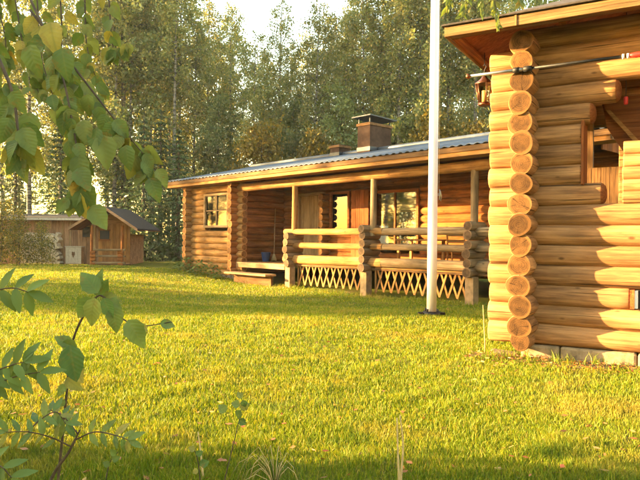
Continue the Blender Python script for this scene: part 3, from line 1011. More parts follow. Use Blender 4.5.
# chimneys on the ridge
def chimney(parent, s_, t_, w, d, z0, z1, cap):
    mb = MB(); mb.box(s_ - w / 2, s_ + w / 2, t_ - d / 2, t_ + d / 2, z0, z1)
    ch = mb.build('chimney', 'chimney_sheet', parent, None, None, 0.006)
    mb = MB(); mb.box(s_ - w / 2 - 0.03, s_ + w / 2 + 0.03, t_ - d / 2 - 0.03, t_ + d / 2 + 0.03, z1 - 0.09, z1 - 0.02); mb.build('collar', 'board_brown', ch)
    mb = MB(); mb.box(s_ - w / 2 - 0.015, s_ + w / 2 + 0.015, t_ - d / 2 - 0.015, t_ + d / 2 + 0.015, z0 + 0.3, z0 + 0.42); mb.build('flashing', 'cap_metal', ch)
    if cap:
        for (a_, b_) in ((-1, -1), (1, -1), (1, 1), (-1, 1)):
            mb = MB(); mb.box(s_ + a_ * (w / 2 - 0.03) - 0.015, s_ + a_ * (w / 2 - 0.03) + 0.015, t_ + b_ * (d / 2 - 0.03) - 0.015, t_ + b_ * (d / 2 - 0.03) + 0.015, z1, z1 + 0.16)
            mb.build('cap_leg', 'cap_metal', ch)
        mb = MB(); o_ = 0.13
        mb.v = []
        mb.poly_prism([(s_ - w / 2 - o_, t_ - d / 2 - o_, z1 + 0.16), (s_ + w / 2 + o_, t_ - d / 2 - o_, z1 + 0.16), (s_ + w / 2 + o_, t_ + d / 2 + o_, z1 + 0.13), (s_ - w / 2 - o_, t_ + d / 2 + o_, z1 + 0.13)], (0, 0, 0.035))
        mb.build('cap', 'cap_metal', ch)
    return ch


chimney(ROOF, -5.16, 3.05, 0.50, 0.95, RZ - 0.3, 4.60, True)
chimney(ROOF, -6.62, 3.05, 0.40, 0.50, RZ - 0.3, 4.12, False)

# things on the porch
b = fcw(-7.26, 0.58, 0.442)
BK = thing('bucket', 'dark blue plastic bucket on the porch floor by the log side wall', 'bucket', b)
MB().tube([(0, 0, 0), (0, 0, 0.01), (0, 0, 0.26), (0, 0, 0.275)], [0.10, 0.105, 0.14, 0.15], 16).build('pail', 'blue_plastic', BK)
MB().tube([(0.148 * math.cos(t), 0.03, 0.26 - 0.10 * math.sin(t)) for t in np.linspace(0, math.pi, 9)], 0.004, 5).build('bail', 'steel', BK)
b = fcw(-7.30, 0.92, 0.445); tp = fcw(-7.72, 1.3, 0) - fcw(-7.30, 0.92, 0)
BR = thing('broom', 'long handled broom leaning on the wall behind the blue bucket', 'broom', b)
top = Vector((tp.x, tp.y, 1.62))
MB().tube([top * 0.12, top], 0.014, 8).build('handle', 'board_tan', BR)
MB().tube([(0, 0, 0.0), top * 0.05, top * 0.13], [0.09, 0.075, 0.025], 10).build('bristles', 'dry_straw', BR)
CH = thing('chair', 'yellow wooden chair behind the porch railing near the right corner', 'chair', fcw(-0.55, 0.75, 0.441), FA + R(200))
for (a_, b_) in ((-1, -1), (1, -1)):
    MB().tube([(a_ * 0.2, b_ * 0.2, 0), (a_ * 0.19, b_ * 0.19, 0.43)], 0.02, 8).build('leg', 'board_orange', CH)
for a_ in (-1, 1):
    MB().tube([(a_ * 0.2, 0.2, 0), (a_ * 0.19, 0.2, 0.45), (a_ * 0.19, 0.27, 0.98)], 0.02, 8).build('leg', 'board_orange', CH)
board(CH, 'seat', 'board_orange', -0.22, 0.22, -0.22, 0.22, 0.43, 0.46, 0.006)
for z in (0.62, 0.76, 0.88):
    board(CH, 'back_slat', 'board_orange', -0.18, 0.18, 0.225 + (z - 0.6) * 0.13, 0.245 + (z - 0.6) * 0.13, z, z + 0.075, 0.004)
TB = thing('porch_table', 'low wooden table behind the porch railing below the lace curtained window', 'table', fcw(-1.75, 0.95, 0.441), FA)
board(TB, 'top', 'board_orange', -0.55, 0.55, -0.3, 0.3, 0.66, 0.70, 0.006)
for (a_, b_) in ((-1, -1), (1, -1), (1, 1), (-1, 1)):
    board(TB, 'leg', 'board_orange', a_ * 0.48 - 0.03, a_ * 0.48 + 0.03, b_ * 0.24 - 0.03, b_ * 0.24 + 0.03, 0, 0.66)

# ------------------------------------------------------------------ flagpole
fb = px(431.5, 312, 9.3)
fz = gzf(fb.x, fb.y)
FP_ = thing('flagpole', 'white flagpole standing on the lawn in front of the porch', 'flagpole', (fb.x, fb.y, fz + 0.02))
hgt = 9.5
MB().tube([(0.003 * z, 0, z) for z in (0.02, 1, 2, 3.2, 4.5, 6, 8, hgt)], [0.073, 0.072, 0.070, 0.068, 0.065, 0.058, 0.050, 0.042], 20).build('mast', 'white_paint', FP_)
MB().tube([(0.028, 0, hgt), (0.028, 0, hgt + 0.05), (0.028, 0, hgt + 0.12), (0.028, 0, hgt + 0.16)], [0.03, 0.07, 0.06, 0.01], 12).build('finial', 'copper', FP_)
mb = MB(); mb.tube([(0, 0, -0.05), (0, 0, 0.045)], 0.13, 16); mb.box(-0.2, 0.2, -0.035, 0.035, -0.03, 0.03); mb.box(-0.035, 0.035, -0.2, 0.2, -0.03, 0.026)
mb.build('base_plate', 'dark_iron', FP_)
for k in range(4):
    t = math.pi / 4 + k * math.pi / 2
    MB().tube([(0.105 * math.cos(t), 0.105 * math.sin(t), 0.04), (0.105 * math.cos(t), 0.105 * math.sin(t), 0.085)], 0.017, 6).build('bolt', 'dark_iron', FP_)
cz = (px(440, 196, 9.3).z) - fz
mb = MB(); mb.box(0.075, 0.10, -0.012, 0.012, cz - 0.02, cz + 0.02); mb.tube([(0.105, 0, cz - 0.08), (0.11, 0, cz), (0.105, 0, cz + 0.08)], [0.008, 0.013, 0.008], 6)
mb.build('cleat', 'steel', FP_)
mb = MB(); mb.tube([(0.11, -0.01, cz + 0.05), (0.13, -0.02, cz - 0.02), (0.12, -0.02, cz - 0.10), (0.10, -0.01, cz - 0.05), (0.12, 0, cz + 0.03)], 0.010, 6)
mb.tube([(0.095, -0.005, cz), (0.088, 0, cz + 2.5), (0.082, 0, 8.9 - cz + cz)], 0.004, 5)
mb.build('halyard', 'rope', FP_)

# ------------------------------------------------------------------ small boarded cottage at the left
SY = 24.0
SZ = gzf(-9.5, 24.0) - 0.02


def SX(p):
    return (p - 320) / F * SY


SH = thing('cottage', 'small reddish board cottage with gabled porch at the forest edge', 'cottage', (SX(110), SY, SZ), 0)
sx0 = SX(110)


def L_(p):
    return SX(p) - sx0


wl, wr = L_(-30), L_(95)
n_ = 28
for k in range(n_):
    xa = wl + (wr - wl) * k / n_
    board(SH, 'wall_board', 'board_shed', xa, xa + (wr - wl) / n_ - 0.008, 0.5, 0.53, 0.05, 1.75)
mb = MB(); mb.box(wl, L_(94), 0.54, 2.4, 0.02, 1.52); mb.box(L_(94) + 0.003, L_(126), 0.44, 2.4, 0.02, 1.22); mb.build('body', 'board_shed', SH)
# gable front behind the porch
gl, gr = L_(95), L_(127)
n_ = 9
for k in range(n_):
    xa = gl + (gr - gl) * k / n_
    board(SH, 'wall_board', 'board_orange', xa, xa + (gr - gl) / n_ - 0.006, 0.40, 0.43, 0.1, 1.70)
sw = MB(); sw.box(L_(96.5), L_(106), 0.36, 0.385, 1.02, 1.36); w_ = sw.build('window', 'black_board', SH)
board(w_, 'frame', 'board_red', L_(95.8), L_(106.7), 0.34, 0.395, 1.36, 1.41); board(w_, 'frame', 'board_red', L_(95.8), L_(106.7), 0.34, 0.395, 0.97, 1.02)
sw = MB(); sw.box(L_(78), L_(85), 0.46, 0.49, 1.1, 1.5); w_ = sw.build('window', 'black_board', SH)
board(w_, 'frame', 'board_tan', L_(77), L_(86), 0.44, 0.495, 1.5, 1.54)
# roofs
apx, apz = 0.0, px(110, 207, SY).z - SZ
for sgn, pe, ye in ((-1, 76, 228), (1, 143, 229)):
    exx, ezz = L_(pe), px(pe, ye, SY).z - SZ
    mb = MB(); mb.poly_prism([(apx, -0.75, apz), (exx, -0.75, ezz), (exx, 2.6, ezz), (apx, 2.6, apz)], (0, 0, -0.05) if sgn > 0 else (0, 0, -0.05))
    mb.build('roof', 'roof_felt', SH)
    mb = MB(); mb.poly_prism([(apx, -0.785, apz - 0.10), (exx, -0.785, ezz - 0.10), (exx, -0.785, ezz + 0.01), (apx, -0.785, apz + 0.01)], (0, 0.03, 0))
    mb.build('barge_board', 'board_shed', SH)
    mb = MB(); mb.poly_prism([(apx, -0.74, apz - 0.056), (exx, -0.74, ezz - 0.056), (exx, 2.55, ezz - 0.056), (apx, 2.55, apz - 0.056)], (0, 0, -0.02)); mb.build('roof_boarding', 'board_red', SH)
mb = MB(); mb.poly_prism([(L_(93), 0.36, 1.62), (L_(127), 0.36, 1.62), (0.0, 0.36, apz - 0.12)], (0, 0.03, 0)); mb.build('gable_panel', 'board_orange', SH)
ezz = px(50, 218.5, SY).z - SZ
mb = MB(); mb.poly_prism([(wl - 0.2, 0.15, ezz), (L_(82), 0.15, ezz), (L_(82), 1.5, ezz + 0.17), (wl - 0.2, 1.5, ezz + 0.17)], (0, 0, 0.05)); mb.build('roof', 'roof_felt', SH)
mb = MB(); mb.poly_prism([(wl - 0.2, 1.5, ezz + 0.17), (L_(82), 1.5, ezz + 0.17), (L_(82), 2.9, ezz), (wl - 0.2, 2.9, ezz)], (0, 0, 0.05)); mb.build('roof', 'roof_felt', SH)
board(SH, 'fascia', 'white_wood', wl - 0.2, L_(80), 0.10, 0.13, ezz - 0.06, ezz + 0.03)
# porch of the cottage
for p_ in (96, 126):
    log_z(SH, 0.0, 1.55, L_(p_), -0.45, 0.05, 800 + p_, sides=10, segs=4, mats=('log_red', 'log_red_end'))
for p_ in (97.5, 124.5):
    for k in range(4):
        log_x(SH, L_(p_) - 0.10, L_(p_) + 0.10, -0.45, 0.1 + k * 0.14, 0.065, 820 + k, name='rail_stack', sides=10, segs=2, mats=('log_red', 'log_grey_end'))
for z, r in ((0.62, 0.045), (0.38, 0.04), (0.12, 0.05)):
    log_x(SH, L_(98), L_(129), -0.45, z, r, int(840 + z * 10), name='rail', sides=10, segs=4, mats=GREY)
board(SH, 'floor_board', 'board_brown', L_(94), L_(128), -0.55, 0.38, 0.0, 0.06)
for p_ in (57.5, 65.5, 90):
    board(SH, 'trim', 'board_tan', L_(p_) - 0.04, L_(p_) + 0.04, 0.46, 0.495, 0.05, 1.7)

# white wooden chest with a dark heart mark before the cottage
CB = thing('wooden_box', 'whitish wooden box with one dark mark standing against the cottage wall', 'box', (SX(72), SY + 0.15, SZ), 0)
for k in range(5):
    board(CB, 'board', 'white_wood', -0.30 + k * 0.122, -0.30 + k * 0.122 + 0.116, -0.01, 0.01, 0.06, 0.70)
board(CB, 'top', 'white_wood', -0.33, 0.33, -0.04, 0.3, 0.705, 0.74, 0.005)
mb = MB(); mb.box(-0.3, 0.3, 0.012, 0.28, 0.03, 0.70); mb.build('body', 'board_tan', CB)
mb = MB()  # narrow dark brown heart shape set on the front boards
hp = [(0.11 * (math.sin(t) ** 3), 0.0, 0.11 * (0.81 * math.cos(t) - 0.31 * math.cos(2 * t) - 0.12 * math.cos(3 * t) - 0.06 * math.cos(4 * t))) for t in np.linspace(0, 2 * math.pi, 25)[:-1]]
mb.poly_prism([(x * 0.55, -0.016, z * 1.35 + 0.42) for x, y, z in hp], (0, 0.004, 0)); mb.build('dark_mark', 'board_brown', CB)

# stacked firewood against the cottage
plain('birch_split', (0.50, 0.40, 0.27), 0.85, var=0.25, scale=10)
FW = thing('firewood_stack', 'stack of pale split birch firewood along the cottage wall', 'firewood', (SX(18), SY + 0.1, SZ), 0)
fmesh = []
for k in range(6):
    mb = MB(); r_ = 0.07 + 0.008 * k
    ang = [0.3 * k, 0.3 * k + 2.2 + 0.1 * k, 0.3 * k + 3.4, 0.3 * k + 4.6 + 0.12 * k]
    mb.poly_prism([(r_ * math.cos(t), 0, r_ * math.sin(t)) for t in sorted(ang)], (0, 0.33, 0))
    fmesh.append(mb.mesh('firewood', ['birch_split']))
Wd = SX(57) - SX(18)
rw = 0
z = 0.06
while z < 1.25:
    x = 0.05 + (0.06 if rw % 2 else 0)
    while x < Wd:
        o = link('firewood', fmesh[rng.randrange(6)], FW, (x, rng.uniform(-0.04, 0.03), z + rng.uniform(-0.012, 0.012)), (0, rng.uniform(0, 6.28), rng.uniform(-0.08, 0.08)))
        x += rng.uniform(0.118, 0.15)
    z += 0.122; rw += 1

# ------------------------------------------------------------------ vegetation
def quads(C, A, B):
    """diamond faces from centres and half axes"""
    n = len(C)
    V = np.stack([C - A, C - B * 0.9 + A * 0.1, C + A, C + B * 0.9 + A * 0.1], 1).reshape(-1, 3)
    F_ = np.arange(4 * n).reshape(n, 4)
    return V, F_


def rand_axes(r_, n, size, aspect, down=0.0):
    a = r_.normal(size=(n, 3)); a[:, 2] -= down
    a /= np.linalg.norm(a, axis=1)[:, None]
    b = r_.normal(size=(n, 3)); b -= (b * a).sum(1)[:, None] * a
    b /= np.linalg.norm(b, axis=1)[:, None]
    s = r_.uniform(0.65, 1.3, n)[:, None] * size
    return a * s, b * s * aspect


def broadleaf(seed, H, cs, spread, nb, leaves, leaf, droop, sig, rtr, bark, lm, up=0.75, sub=4):
    r_ = np.random.default_rng(seed); rd = random.Random(seed)
    mb = MB()
    bend = [rd.uniform(-0.25, 0.25) for _ in range(4)]

    def tp(h):
        t = h / H
        return Vector((bend[0] * math.sin(t * 3) + bend[1] * t, bend[2] * math.sin(t * 2.5) + bend[3] * t, h))
    hs = [H * i / 9 for i in range(10)]
    mb.tube([tp(h) for h in hs], [rtr * (1 - 0.93 * (h / H)) ** 0.9 * (1.25 if h == 0 else 1) for h in hs], 8)
    C = []
    wts = []
    for i in range(nb):
        f = (i + rd.random()) / nb
        h = H * (cs + (0.985 - cs) * f)
        az = i * 2.4 + rd.uniform(-0.5, 0.5)
        prof = (1 - f) ** 0.5 * min(1, 0.5 + f * 1.7) + 0.08
        L = spread * prof * rd.uniform(0.65, 1.15)
        d = Vector((math.cos(az), math.sin(az), up * rd.uniform(0.6, 1.4)))
        p = tp(h); pts = [p.copy()]
        for k in range(4):
            st = L / 4
            p = p + d.normalized() * st
            d.z -= droop * 0.5
            pts.append(p.copy())
        rb = max(0.012, rtr * 0.28 * (1 - f * 0.7))
        mb.tube(pts, [rb, rb * 0.75, rb * 0.5, rb * 0.3, rb * 0.12], 4, cap=False)
        branches = [(pts, 1.0)]
        for s in range(sub):
            k = rd.randint(1, 3)
            q0 = pts[k].lerp(pts[k + 1], rd.random())
            dd = Vector((math.cos(az + rd.uniform(-1.3, 1.3)), math.sin(az + rd.uniform(-1.3, 1.3)), rd.uniform(-0.5, 0.6) - droop * 0.5))
            l2 = L * rd.uniform(0.25, 0.5)
            q1 = q0 + dd.normalized() * l2 * 0.5; q2 = q1 + (dd.normalized() + Vector((0, 0, -droop * 0.8))).normalized() * l2 * 0.5
            mb.tube([q0, q1, q2], [rb * 0.35, rb * 0.22, rb * 0.08], 3, cap=False)
            branches.append(([q0, q1, q2], 0.55))
        for (bp, wgt) in branches:
            n = max(6, int(leaves * L / (spread * nb * 0.62) * wgt / (1 + 0.55 * sub) ))
            t = r_.uniform(0.12, 1.02, n) * (len(bp) - 1)
            k = np.clip(t.astype(int), 0, len(bp) - 2); fr = (t - k)[:, None]
            bpa = np.array([tuple(q_) for q_ in bp])
            c = bpa[k] * (1 - fr) + bpa[k + 1] * fr
            c = c + r_.normal(size=(n, 3)) * sig
            c[:, 2] -= r_.exponential(0.45 * droop + 0.02, n)
            C.append(c)
    C = np.concatenate(C)
    A, B = rand_axes(r_, len(C), leaf, 0.62, 0.8)
    V, F_ = quads(C, A, B)
    tm = mb.mesh('trunk', [bark])
    cm = mesh_np('crown', V, F_, [lm])
    return tm, cm


def spruce(seed, H, spread, nw, lm='needle_spruce'):
    r_ = np.random.default_rng(seed); rd = random.Random(seed)
    mb = MB(); mb.tube([(0, 0, H * i / 6) for i in range(7)], [0.16 * (1 - i / 6.4) for i in range(7)], 7)
    Cs, As, Bs = [], [], []
    for i in range(nw):
        f = i / nw
        h = H * (0.05 + 0.94 * f)
        for k in range(7):
            az = k * 0.9 + i * 0.7 + rd.uniform(-0.2, 0.2)
            L = spread * (1 - f) ** 0.85 * rd.uniform(0.75, 1.15) + 0.08
            n = max(5, int(26 * L / spread) + 4)
            t = r_.uniform(0.08, 1, n)
            dirv = np.array([math.cos(az), math.sin(az), 0])
            c = np.outer(t * L, dirv); c[:, 2] = h - 0.35 * L * t + 0.18 * L * t ** 3 * 1.2
            c += r_.normal(size=(n, 3)) * np.array([0.10, 0.10, 0.06]) * (0.4 + L * 0.4)
            a = dirv[None, :] + r_.normal(size=(n, 3)) * 0.55; a[:, 2] -= 0.35
            a /= np.linalg.norm(a, axis=1)[:, None]
            b = np.cross(a, r_.normal(size=(n, 3))); b /= np.linalg.norm(b, axis=1)[:, None]
            s = r_.uniform(0.10, 0.20, n)[:, None] * (0.6 + 0.4 * spread / 1.8)
            Cs.append(c); As.append(a * s); Bs.append(b * s * 0.28)
    V, F_ = quads(np.concatenate(Cs), np.concatenate(As), np.concatenate(Bs))
    return mb.mesh('trunk', ['bark_dark']), mesh_np('crown', V, F_, [lm])


PROTO = {
    'birch_a': broadleaf(1, 15.5, 0.24, 2.7, 44, 12000, 0.072, 0.55, 0.13, 0.13, 'bark_birch', 'leaf_birch'),
    'birch_b': broadleaf(2, 17.5, 0.30, 2.4, 46, 11000, 0.072, 0.70, 0.12, 0.14, 'bark_birch', 'leaf_birch'),
    'birch_c': broadleaf(3, 13.5, 0.20, 2.5, 38, 8500, 0.072, 0.45, 0.14, 0.11, 'bark_birch', 'leaf_birch'),
    'birch_d': broadleaf(12, 16.5, 0.52, 2.0, 34, 9000, 0.075, 0.6, 0.12, 0.12, 'bark_birch', 'leaf_birch'),
    'aspen': broadleaf(4, 16.0, 0.16, 2.9, 46, 16000, 0.082, 0.22, 0.19, 0.15, 'bark_dark', 'leaf_aspen'),
    'alder': broadleaf(5, 9.0, 0.10, 2.6, 34, 11500, 0.082, 0.15, 0.20, 0.10, 'bark_dark', 'leaf_aspen'),
    'rowan': broadleaf(6, 6.5, 0.10, 1.9, 26, 10000, 0.085, 0.25, 0.22, 0.07, 'bark_dark', 'leaf_golden'),
    'spruce_a': spruce(7, 13.0, 2.0, 34),
    'spruce_b': spruce(8, 8.0, 1.7, 26),
    'thicket': broadleaf(19, 3.0, 0.02, 1.25, 26, 16000, 0.06, 0.25, 0.2, 0.03, 'bark_dark', 'leaf_bush', up=1.0),
    'bush': broadleaf(9, 3.2, 0.05, 1.3, 22, 3400, 0.05, 0.25, 0.13, 0.03, 'bark_dark', 'leaf_bush', up=1.1),
}


def tree(kind, x, y, scale=1.0, rz=None, name='tree', label='', cat='tree', group=None):
    o = thing(name, label, cat, (x, y, gzf(x, y) - 0.05), rng.uniform(0, 6.28) if rz is None else rz, group)
    o.scale = (scale * rng.uniform(0.93, 1.07), scale * rng.uniform(0.93, 1.07), scale)
    tm, cm = PROTO[kind]
    link('trunk', tm, o); link('crown', cm, o)
    return o


def at(p, Y):
    return (p - 320) / F * Y


# front row of the wood, by pixel column of the photograph and depth
ORD = ['first', 'second', 'third', 'fourth', 'fifth', 'sixth', 'seventh', 'eighth', 'ninth', 'tenth', 'eleventh', 'twelfth', 'thirteenth', 'fourteenth', 'fifteenth', 'sixteenth']
front = [('birch_b', -20, 30, 1.10), ('birch_a', 30, 31, 1.10), ('birch_a', 88, 32, 1.12), ('aspen', 128, 31, 1.12), ('birch_a', 168, 34, 0.86),
         ('birch_a', 194, 31.5, 0.78), ('birch_c', 228, 34, 0.98), ('birch_c', 254, 31, 0.86), ('birch_b', 286, 32, 0.78), ('birch_a', 316, 31, 0.86),
         ('birch_a', 345, 33, 0.9), ('birch_b', 385, 31, 1.02), ('birch_a', 420, 29, 0.98), ('birch_b', 458, 31, 1.05), ('birch_a', 492, 28, 1.02), ('aspen', 545, 30, 1.0)]
KN = {'spruce_a': 'spruce', 'birch_d': 'birch', 'birch_a': 'birch', 'birch_b': 'birch', 'birch_c': 'birch', 'aspen': 'aspen', 'alder': 'alder'}
DE = {'birch_a': 'tall birch with loose olive leaves', 'birch_b': 'tall slender birch with hanging twigs', 'birch_c': 'thin topped birch', 'aspen': 'dense dark green aspen', 'alder': 'low bushy alder'}
for n_, (k, p_, Y, s_) in enumerate(front):
    tree(k, at(p_, Y), Y, s_, name=KN[k] + '_tree', label='%s, %s from left in front row behind cabins' % (DE[k], ORD[n_]), group='front trees of the wood')
second = [('birch_b', 5, 38, 1.15), ('aspen', 62, 39, 1.1), ('birch_a', 108, 38, 1.15), ('birch_b', 150, 40, 1.1), ('birch_b', 178, 41, 0.88), ('birch_a', 214, 42, 0.92),
          ('birch_c', 266, 40, 0.98), ('birch_b', 300, 42, 0.88), ('birch_a', 336, 41, 0.98), ('birch_b', 366, 39, 1.0), ('aspen', 404, 38, 1.1), ('birch_a', 440, 37, 1.15), ('birch_b', 476, 39, 1.15), ('aspen', 515, 38, 1.1), ('birch_a', 575, 38, 1.1)]
for n_, (k, p_, Y, s_) in enumerate(second):
    tree(k, at(p_, Y), Y, s_, name=KN[k] + '_tree', label='hazier tree deep in the wood, partly hidden by front row', group='hidden trees deep in the wood')
for n_, p_ in enumerate((-30, 20, 70, 118, 160, 198, 352, 380, 425, 470, 520)):
    Y = 47 + (n_ * 37 % 9)
    tree(('spruce_a', 'aspen', 'birch_a')[n_ % 3], at(p_, Y), Y, 0.95, name=('spruce_tree', 'aspen_tree', 'birch_tree')[n_ % 3], label='hazier tree deep in the wood, partly hidden by front row', group='hidden trees deep in the wood')
for n_, (p_, Y) in enumerate(((114, 30.6), (122, 32.8), (129, 31.2), (173, 30.4), (178, 33.2), (150, 33.5))):
    tree('birch_d', at(p_, Y), Y, 1.0, name='birch_tree', label='birch with bare whitish stem, %s from left between cottage and long cabin' % ORD[n_], group='white stemmed birches')
for n_, (p_, Y, s_) in enumerate(((206, 36, 0.92), (230, 38, 0.95), (262, 39, 0.78), (288, 39, 0.82), (326, 38, 0.92), (362, 30, 0.9), (398, 29, 0.95), (447, 29.5, 1.0), (474, 28.5, 1.0))):
    tree('birch_d', at(p_, Y), Y, s_, name='birch_tree', label='thin crowned birch with pale stem, %s from left behind the long roof' % ORD[n_], group='thin birches behind the roof')
# understorey between cottage and long cabin
for n_, (k, p_, Y, s_, lb) in enumerate((('spruce_b', 143, 28.5, 0.85, 'dark young spruce just right of the small cottage'), ('spruce_b', 160, 30, 0.95, 'dark young spruce midway between cottage and long cabin'),
                                         ('spruce_b', 178, 29, 0.80, 'dark young spruce nearest the left end of the long cabin'), ('spruce_b', 122, 31, 1.0, 'dark spruce rising behind the cottage gable'),
                                         ('spruce_b', 60, 30, 0.9, 'dark spruce behind the cottage roof'), ('spruce_a', 15, 33, 0.8, 'taller dark spruce at far left behind the cottage'))):
    tree(k, at(p_, Y), Y, s_, name='spruce_tree', label=lb, group='spruces behind the cottage')
for (k, p_, Y, s_, lb) in (('rowan', 440, 27.5, 1.05, 'golden leaved rowan behind roof right of the flagpole'), ('rowan', 466, 26.5, 0.95, 'yellow rowan between flagpole and near cabin lantern'),
                           ('rowan', 262, 29, 1.0, 'small golden tree above the middle of the long roof'), ('rowan', 322, 28.5, 0.95, 'yellowish small tree left of the chimneys')):
    tree(k, at(p_, Y), Y, s_, name='rowan_tree', label=lb, group='golden rowans behind the roof')
for (k, p_, Y, s_, lb) in (('alder', 345, 30, 0.95, 'bushy alder behind the two chimneys'), ('alder', 405, 29, 1.0, 'bushy alder right of the big chimney'), ('alder', 290, 32, 0.9, 'bushy alder behind the middle of the roof'),
                           ('alder', 215, 31, 0.9, 'bushy alder behind the left end of the roof'), ('alder', 500, 30, 0.9, 'bushy alder behind the near lantern')):
    tree(k, at(p_, Y), Y, s_, name='alder_tree', label=lb, group='bushy alders behind the roof')
# shrubs before the cottage
for (p_, Y, s_, lb) in ((0, 22.9, 0.75, 'tall olive shrub at left edge before the cottage'), (42, 22.9, 0.5, 'thin leaved shrub before the firewood stack'), (20, 22.7, 0.62, 'smaller yellowish shrub left of the firewood stack'), (-18, 23.0, 1.0, 'olive shrub cut by left edge of the picture')):
    tree('bush', at(p_, Y), Y, s_, name='shrub', label=lb, cat='shrub', group='shrubs before the cottage')

# trees off to the left that throw the evening shade across the back lawn and the long cabin
shade = [('birch_a', -17, 11.8, 1.0), ('aspen', -16, 13.2, 1.0), ('birch_b', -19, 16.0, 1.0), ('birch_a', -24, 22, 1.0), 
         ('alder', -34, 14.5, 1.0), ('aspen', -37, 17, 0.9), ('aspen', -36, 24, 1.0), ('spruce_a', -40, 13.5, 0.9), ('aspen', -42, 29, 1.0)]
for (k, x, y, s_) in shade:
    tree(k, x, y, s_, name=KN[k] + '_tree', label='tree left of the lawn that shades the long cabin', group='shade trees left of the lawn')

# ------------------------------------------------------------------ lawn grass
def blades(n, ymin, ymax, wmul, h, w, seed, hvar=0.5):
    r_ = np.random.default_rng(seed)
    u = r_.random(n)
    y = ymin * (ymax / ymin) ** u
    half = 0.56 * y + 0.5
    x = r_.uniform(-1, 1, n) * half
    return x, y


def grass(name, n, ymin, ymax, h, seed, label):
    r_ = np.random.default_rng(seed + 1000)
    x, y = blades(n, ymin, ymax, 1, h, 0, seed)
    # keep clear of the buildings
    dx, dy = x - FO.x, y - FO.y
    s_ = dx * cF + dy * sF; t_ = -dx * sF + dy * cF
    keep = ~((t_ > -0.05) & (s_ < 1.0))
    dx, dy = x - 1.931, y - 5.755
    u_ = dx * cN + dy * sN; v_ = -dx * sN + dy * cN
    keep &= ~((u_ > -0.2) & (v_ > -0.09))
    near = np.clip(1 - np.abs(v_ + 0.15) / 0.3, 0, 1) * (u_ > -0.2)
    keep &= r_.random(n) > near * 0.7
    # thin worn patches
    wp = np.sin(x * 2.1 + 3 * np.sin(y * 0.9)) * np.sin(y * 2.7 + 2 * np.sin(x * 1.3))
    keep &= r_.random(n) > np.clip(wp - 0.4, 0, 0.5)
    x, y = x[keep], y[keep]; n = len(x)
    z = gz(x, y)
    tuft = 0.8 + 0.5 * np.sin(x * 7 + 2 * np.sin(y * 5)) * np.sin(y * 6.5 + np.sin(x * 4))
    hh = h * r_.uniform(0.45, 1.25, n) * np.clip(tuft, 0.8, 1.35) * np.where(r_.random(n) < 0.03, 1.7, 1.0)
    ww = np.maximum(0.0019, 0.00055 * y) * r_.uniform(0.7, 1.3, n)
    az = r_.uniform(0, 2 * np.pi, n)
    lean = r_.uniform(0.1, 0.9, n) * hh
    la = r_.uniform(0, 2 * np.pi, n)
    bx, by = np.cos(az) * ww, np.sin(az) * ww
    lx, ly = np.cos(la) * lean, np.sin(la) * lean
    V = np.empty((n, 5, 3))
    V[:, 0] = np.stack([x - bx, y - by, z - 0.005], 1)
    V[:, 1] = np.stack([x + bx, y + by, z - 0.005], 1)
    V[:, 2] = np.stack([x + bx * 0.75 + lx * 0.35, y + by * 0.75 + ly * 0.35, z + hh * 0.6], 1)
    V[:, 3] = np.stack([x - bx * 0.75 + lx * 0.35, y - by * 0.75 + ly * 0.35, z + hh * 0.6], 1)
    V[:, 4] = np.stack([x + lx, y + ly, z + hh], 1)
    i = np.arange(n) * 5
    tri = np.concatenate([np.stack([i, i + 1, i + 2], 1), np.stack([i, i + 2, i + 3], 1), np.stack([i + 3, i + 2, i + 4], 1)])
    o = link(name, mesh_np(name, V.reshape(-1, 3), tri, ['grass_blade']))
    tag(o, label, 'grass', kind='stuff')
    return o


grass('lawn_grass', 520000, 2.2, 24.0, 0.036, 21, 'short yellow green lawn grass across the yard')

def edge_tufts(name, label, pts, seed):
    r2 = np.random.default_rng(seed)
    pts = np.array(pts); n = len(pts) * 9
    P = np.repeat(pts, 9, 0) + r2.normal(size=(n, 2)) * 0.02
    z = gz(P[:, 0], P[:, 1]); hh = r2.uniform(0.05, 0.13, n); az = r2.uniform(0, 6.28, n); la = r2.uniform(0, 6.28, n); ln = r2.uniform(0.2, 0.7, n) * hh
    bx, by = np.cos(az) * 0.0032, np.sin(az) * 0.0032; lx, ly = np.cos(la) * ln, np.sin(la) * ln
    V = np.empty((n, 5, 3))
    V[:, 0] = np.stack([P[:, 0] - bx, P[:, 1] - by, z - 0.01], 1); V[:, 1] = np.stack([P[:, 0] + bx, P[:, 1] + by, z - 0.01], 1)
    V[:, 2] = np.stack([P[:, 0] + bx * 0.75 + lx * 0.3, P[:, 1] + by * 0.75 + ly * 0.3, z + hh * 0.6], 1)
    V[:, 3] = np.stack([P[:, 0] - bx * 0.75 + lx * 0.3, P[:, 1] - by * 0.75 + ly * 0.3, z + hh * 0.6], 1)
    V[:, 4] = np.stack([P[:, 0] + lx, P[:, 1] + ly, z + hh], 1)
    i = np.arange(n) * 5
    tri = np.concatenate([np.stack([i, i + 1, i + 2], 1), np.stack([i, i + 2, i + 3], 1), np.stack([i + 3, i + 2, i + 4], 1)])
    tag(link(name, mesh_np(name, V.reshape(-1, 3), tri, ['grass_blade'])), label, 'grass', kind='stuff')


r_ = np.random.default_rng(77)
pts = []
for k in range(45):
    u_ = r_.uniform(-0.45, 1.8); v_ = -0.16 - abs(r_.normal()) * 0.12
    pts.append((1.931 + u_ * cN - v_ * sN, 5.755 + u_ * sN + v_ * cN))
for k in range(160):
    s_ = r_.uniform(-7.5, 0.9); t_ = -0.2 + r_.uniform(-0.15, 0.1); q_ = fcw(s_, t_, 0); pts.append((q_.x, q_.y))
edge_tufts('edge_grass', 'longer uncut grass along the feet of both cabins', pts, 5)

